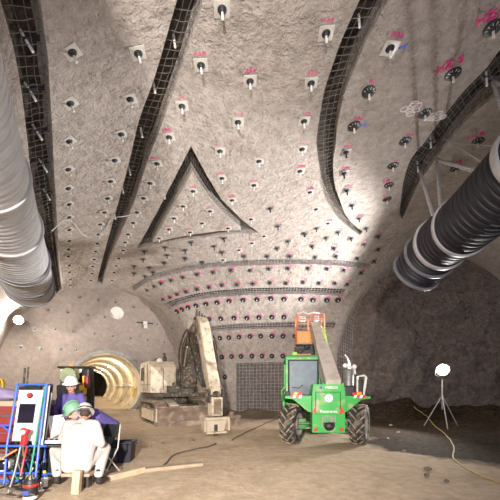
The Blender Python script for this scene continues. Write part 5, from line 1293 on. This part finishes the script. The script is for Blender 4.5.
m.add(vs+vi, [(3, 2, 1, 0), (8, 9, 10, 11)]+[(i, (i+1) % 4, (i+1) % 4+4, i+4) for i in range(4)]+[(i+8, i+12, (i+1) % 4+12, (i+1) % 4+8) for i in range(4)]+[(i+4, (i+1) % 4+4, (i+1) % 4+12, i+12) for i in range(4)]); m.build('body', 'crate', cr)
m = MB(); m.tube([(-w2-.01, -d2-.01, h2), (w2+.01, -d2-.01, h2), (w2+.01, d2+.01, h2), (-w2-.01, d2+.01, h2)], .022, 6, True); m.build('rim', 'crate', cr)
for s in (-1, 1): m = MB(); m.tube([(s*w2, -.08, h2-.03), (s*(w2+.05), -.08, h2-.03), (s*(w2+.05), .08, h2-.03), (s*w2, .08, h2-.03)], .014, 6); m.build('handle', 'crate', cr)
def plank(a, b, w, h, mm, label, name='timber_beam'):
    a, b = Vector(a), Vector(b); c = (a+b)/2; c.z = max(gz_at(p.x, p.y) for p in (a, b, c))+h/2-.012; ang = math.atan2((b-a).y, (b-a).x)
    o = MB().bbox((0, 0, 0), ((b-a).length, w, h), .01).build(name, mm); o.location = c; o.rotation_euler = (0, 0, ang); return tag(o, label, 'timber')
plank(at(101, 481, 5.55), at(143, 470.5, 6.25), .15, .11, 'wood', 'pale squared timber on the ground with its cut end by the chair')
plank(at(141, 471, 6.25), at(202, 464.5, 6.75), .18, .07, 'wood_dusty', 'dusty timber on the ground in front of the excavator')
def ground_line(pxs, r, mm, label, cat='cable', name='cable'):
    pts = []
    for px, py in pxs:
        Y = 1.6*F/(py-HY)
        for _ in range(4):
            p = at(px, py, Y); Y = (1.6-gz_at(p.x, p.y)-r)*F/(py-HY)
        p = at(px, py, Y); pts.append(Vector((p.x, p.y, gz_at(p.x, p.y)+r)))
    P = smooth_path(pts, 6); P = [Vector((p.x, p.y, gz_at(p.x, p.y)+r*.7)) for p in P]
    return tag(MB().tube(P, r, 7).build(name, mm, smooth=True), label, cat)
ground_line([(161, 467), (167, 462), (172, 456), (180, 452.5), (193, 449.5), (208, 446.5), (216, 443)], .022, 'cable_grey', 'grey cable winding on the ground from the dusty timber to the excavator foot')
ground_line([(503, 483), (486, 478), (472, 471.5), (460, 464), (453, 457), (454, 448), (451, 441), (444, 433), (436, 427), (426, 423), (414, 421)], .016, 'cable_yellow', 'yellow cable snaking over the dark muck toward the floodlight')
ground_line([(232, 440), (246, 432), (262, 425), (276, 419), (285, 416)], .02, 'cable_grey', 'grey cable on the ground between excavator and telehandler')
# drill unit behind the standing person
dz = gz_at(-4.55, 8.6); dr_ = empty('drill_unit', (-4.55, 8.6, dz)); tag(dr_, 'dark drill unit with round drum behind the standing person', 'machine')
def dl(px, py, Y=8.6): return at(px, py, Y)-Vector((-4.55, 8.6, dz))
m = MB(); m.bbox(dl(77, 367.5), (.86, .3, .05), .012); m.tube([dl(62, 368), dl(61, 420)], .035, 8); m.tube([dl(92, 368), dl(91, 420)], .045, 8); m.bbox(dl(76, 402), (.8, .4, .9), .04); m.build('frame', 'steel_dark', dr_)
m = MB(); m.lathe([(0, -.03), (.13, -.03), (.16, 0), (.165, .06), (.19, .08), (.19, .3), (0, .3)], dl(73, 376, 8.35), (.1, -1, 0), 26); m.build('drum', 'drum', dr_, smooth=True)
m = MB(); m.lathe([(0, .012), (.1, .02), (.12, .0)], dl(73, 376, 8.30), (.1, -1, 0), 22); m.build('drum_cover', 'wood_dusty', dr_, smooth=True)
m = MB(); m.bbox(dl(88, 382, 8.5), (.2, .3, .7), .05); m.bbox(dl(84, 396, 8.5), (.3, .4, .4), .05); m.build('gearbox', 'steel_dark', dr_)
m = MB(); m.lathe([(0, 0), (.05, 0), (.05, .06), (.02, .09), (0, .09)], dl(71, 367), n=14); m.build('beacon', 'orange', dr_, smooth=True)
for x in (62, 81): m = MB(); m.ball(dl(x, 370.5, 8.45), (.045, .04, .045)); m.build('work_lamp', 'white', dr_, smooth=True)
yr = empty('drill_rod_carrier', (-3.75, 7.6, gz_at(-3.75, 7.6))); tag(yr, 'yellow arm of drilling gear between standing person and tunnel mouth', 'machine')
def yl(px, py, Y=7.6): return at(px, py, Y)-yr.location
m = MB(); m.tube([yl(84, 376), yl(85, 392), yl(80, 404), yl(82, 440)], .04, 8); m.bbox(yl(81, 399), (.2, .16, .14), .03); m.bbox(yl(73, 404), (.34, .16, .1), .03); m.bbox(yl(83, 388), (.14, .12, .12), .03); m.build('arm', 'yellow', yr)
m = MB(); m.bbox(yl(80, 425), (.24, .24, .9), .04); m.build('post', 'steel_dark', yr)
m = MB(); m.bbox(yl(87, 382), (.10, .12, .28), .03); m.build('red_guard', 'red_dull', yr)
# things inside the small tunnel
pz = L3(TS-.5, T_HEAD+14, .58); m = empty('tunnel_trolley', pz); tag(m, 'small red trolley far inside the round tunnel', 'trolley')
q = MB(); q.bbox((0, 0, .8), (.8, 1.2, 1.1), .08); q.build('body', 'red_dull', m); q = MB()
for x in (-.35, .35):
    q = MB(); q.cyl((x, -.45, .2), (x*1.25, -.45, .2), .2, n=16); q.build('wheel', 'steel_dark', m, smooth=True)
g_ = [L3(TS+1.55, T_HEAD+.6, 1.5), L3(TS+1.5, T_HEAD+2.5, 1.72), L3(TS+1.5, T_HEAD+6, 1.7), L3(TS+1.5, T_HEAD+11, 1.75)]
tag(MB().tube(g_, .03, 8).build('handrail', 'white_dirty', smooth=True), 'pale handrail pipe along the right side of the small tunnel', 'pipe')
m = MB(); 
for k in range(4): m.tube([L3(TS+1.42+.02*math.cos(a), T_HEAD+.9+.06*k+.12*math.sin(a), 1.35+.28*math.cos(a)) for a in [2*PI*j/14 for j in range(14)]], .022, 6, True)
tag(m.build('hose_coil', 'yellow', smooth=True), 'yellow hose coil hanging on the tunnel wall just inside the mouth', 'hose coil')
for i, t in enumerate((2.5, 7, 12, 17)):
    c = L3(TS+.75, T_HEAD+t, TZ+1.36); m = empty('tunnel_lamp', c); tag(m, ['nearest', 'second', 'third', 'farthest'][i]+' lamp under the crown of the small round tunnel', 'lamp', 'lamps in the small tunnel')
    q = MB(); q.bbox((0, 0, .05), (.2, .4, .06), .02); q.build('housing', 'steel_mid', m); q = MB(); q.bbox((0, 0, .01), (.14, .34, .04), .015); q.build('diffuser', 'tube_glow', m)
# floodlight on its tripod
fz0 = gz_at(FLOOD.x, FLOOD.y); fl = empty('floodlight', (FLOOD.x, FLOOD.y, fz0)); tag(fl, 'glaring round floodlight on a tripod before the rough rock face', 'floodlight')
hd = FLOOD-fl.location; aim = (Vector((-.2, 2.0, 4.2))-FLOOD).normalized()
m = MB(); m.lathe([(0, -.16), (.12, -.15), (.2, -.05), (.24, .04), (.25, .05), (.24, .06), (.21, .03)], hd, aim, 28); head = m.build('lamp_head', 'steel_dark', fl, smooth=True)
m = MB(); m.lathe([(0, .045), (.2, .03), (.222, .02), (.2, .0), (0, .0)], hd, aim, 28); m.build('lens', 'lamp_white', head, smooth=True)
m = MB(); m.tube([hd-aim*.02+Vector((-.3, 0, 0)), hd+Vector((-.3, .02, -.2)), hd+Vector((0, .05, -.34)), hd+Vector((.3, .02, -.2)), hd-aim*.02+Vector((.3, 0, 0))], .02, 8); m.build('yoke', 'steel_mid', fl, smooth=True)
m = MB(); m.cyl(hd+Vector((0, .05, -.34)), (0, .05, .7), .026, n=12); m.build('mast', 'galv', fl)
for k in range(3):
    a = 2*PI*k/3+.3; fx2, fy2 = math.cos(a)*.72, math.sin(a)*.6; m = MB(); m.tube([(0, .05, 1.25), (fx2, fy2, gz_at(FLOOD.x+fx2, FLOOD.y+fy2)-fz0)], .02, 8); m.build('leg', 'galv', fl, smooth=True)
# lamp on the left wall
wl = empty('wall_lamp', WALL_LAMP); tag(wl, 'glaring lamp high on the left wall below the pale duct', 'lamp')
m = MB(); m.lathe([(0, .02), (.15, .03), (.17, .0), (0, -.0)], (0, 0, 0), (.55, -.8, .0), 20); m.build('lens', 'lamp_left', wl, smooth=True)
m = MB(); m.lathe([(0, -.14), (.1, -.13), (.17, -.03), (.185, .02), (.17, .01)], (0, 0, 0), (.55, -.8, 0), 20); m.tube([(-.06, .1, 0), (-.2, .5, .1), (-.5, 1.2, .2)], .03, 8); m.build('housing', 'steel_mid', wl, smooth=True)
# loose stones and rubble
def stone(x, y, s, mm, label, group, seed):
    r = random.Random(seed); bm = bmesh.new(); bmesh.ops.create_icosphere(bm, subdivisions=2, radius=1)
    f = [Vector((r.uniform(-1, 1), r.uniform(-1, 1), r.uniform(-1, 1))).normalized() for _ in range(7)]
    for v in bm.verts:
        for q in f:
            d = v.co.dot(q)-.72
            if d > 0: v.co -= q*d
        v.co = Vector((v.co.x*s*r.uniform(.97, 1.03)*1.2, v.co.y*s, v.co.z*s*.75))
    me = bpy.data.meshes.new('stone'); bm.to_mesh(me); bm.free(); me.materials.append(M[mm]); o = meshobj('stone', me); o.location = (x, y, gz_at(x, y)+s*.35); o.rotation_euler = (0, 0, r.uniform(0, 6)); tag(o, label, 'stone', group); return o
for i, (px, py, s) in enumerate([(391, 425.5, .07), (398, 433, .06), (388, 439, .05), (404, 452, .06), (428, 470, .07), (427, 476, .05), (150, 447, .04), (163, 444, .05), (192, 441, .09), (262, 452, .035), (250, 470, .03), (447, 482, .05)]):
    Y = 1.6*F/(py-HY)
    for _ in range(4): p = at(px, py, Y); Y = (1.6-gz_at(p.x, p.y))*F/(py-HY)
    lab = ['pale stone on the dark muck right of the telehandler, farthest of three', 'pale stone on the dark muck right of the telehandler, middle of three', 'pale stone on the dark muck closest to the telehandler wheel', 'stone at the front edge of the dark muck', 'reddish stone on the pale dirt in the right foreground', 'small stone just before the reddish stone in the right foreground', 'small dark stone left of the dozer blade', 'dark stone before the left end of the dozer blade', 'dark stone beside the excavator breaker foot', 'small stone on bare dirt in front of the telehandler', 'small stone on bare dirt in the middle foreground', 'stone beside the yellow cable in the right foreground'][i]
    stone(p.x, p.y, s, 'stone_pale' if i < 3 else 'stone', lab, 'loose stones on the floor', i+3)
FLOOD = Vector((7.6, 13, 2.27)); WALL_LAMP = at(18.5, 320, 14.0)
def LIGHTS():
    # unseen lamps behind the camera; the low and centre ones are added fill
    light('SPOT', 'flood_behind_left', (-.5, -4.2, 3.0), (-4.5, 13, 3.2), 9000, (1, .92, .82), .2, 84, .8)
    light('SPOT', 'flood_behind_right', (1.8, -4.2, 2.2), (2.0, 8, 6.0), 1300, (.84, .86, 1), .2, 100, .8)
    light('SPOT', 'fill_behind_low', (-2.5, -3.0, 2.4), (8.5, 17, 3.4), 10000, (1, .92, .9), .25, 36, .6)  # added fill to brighten the rough rock face
    light('SPOT', 'fill_behind_centre', (-2.2, -3.0, 1.9), (1.6, 16.5, 5.6), 17000, (.95, .94, 1), .15, 34, .55)  # added fill for the bright middle of the vault and far wall
    # tripod floodlight in the right tunnel
    light('SPOT', 'flood_lamp_upward', FLOOD+Vector((-.25, -.2, .12)), (-1.2, 12.8, 7.0), 4700, (1, .97, .94), .1, 78, .45)
    light('SPOT', 'flood_lamp_beam', FLOOD+Vector((-.1, -.25, .02)), (-1.5, 9.5, 3.0), 1500, (1, .96, .92), .12, 130, .7)
    light('POINT', 'flood_lamp_spill', FLOOD+Vector((-.1, -.45, .45)), (0, 0, 0), 90, (1, .95, .95), .1)
    # lamp on the left wall
    light('POINT', 'wall_lamp_light', WALL_LAMP+Vector((.25, -.3, -.1)), (0, 0, 0), 450, (1, .92, .8), .12)
    for t in (2.5, 7, 12, 17):
        light('POINT', 'tunnel_lamp_light', L3(TS+.6, T_HEAD+t, TZ+1.0), (0, 0, 0), 90, (1, .88, .70), .1)
# ---------------------------------------------------------------- camera, lamps, world
cam = bpy.data.cameras.new('camera'); cam.sensor_width = 36; cam.lens = 36*F/500; cam.shift_y = (HY-250)/500; cam.clip_start = .05
co = bpy.data.objects.new('camera', cam); COL.objects.link(co); co.location = EYE; co.rotation_euler = (PI/2, 0, 0); SC.camera = co
def light(kind, name, loc, target, energy, color=(1, 1, 1), size=.3, angle=100, blend=.6):
    l = bpy.data.lights.new(name, kind); l.energy = energy; l.color = color
    if kind == 'AREA': l.size = size
    else: l.shadow_soft_size = size
    if kind == 'SPOT': l.spot_size = math.radians(angle); l.spot_blend = blend
    o = bpy.data.objects.new(name, l); COL.objects.link(o); o.location = loc
    d = Vector(target)-Vector(loc); o.rotation_euler = d.to_track_quat('-Z', 'Y').to_euler(); return o
LIGHTS()
w = bpy.data.worlds.new('world'); SC.world = w; w.use_nodes = True
w.node_tree.nodes['Background'].inputs[0].default_value = (.5, .48, .5, 1); w.node_tree.nodes['Background'].inputs[1].default_value = .10
SC.view_settings.view_transform = 'Standard'; SC.view_settings.look = 'None'; SC.view_settings.gamma = 1; SC.view_settings.use_curve_mapping = False
SC.view_settings.exposure = 0.36
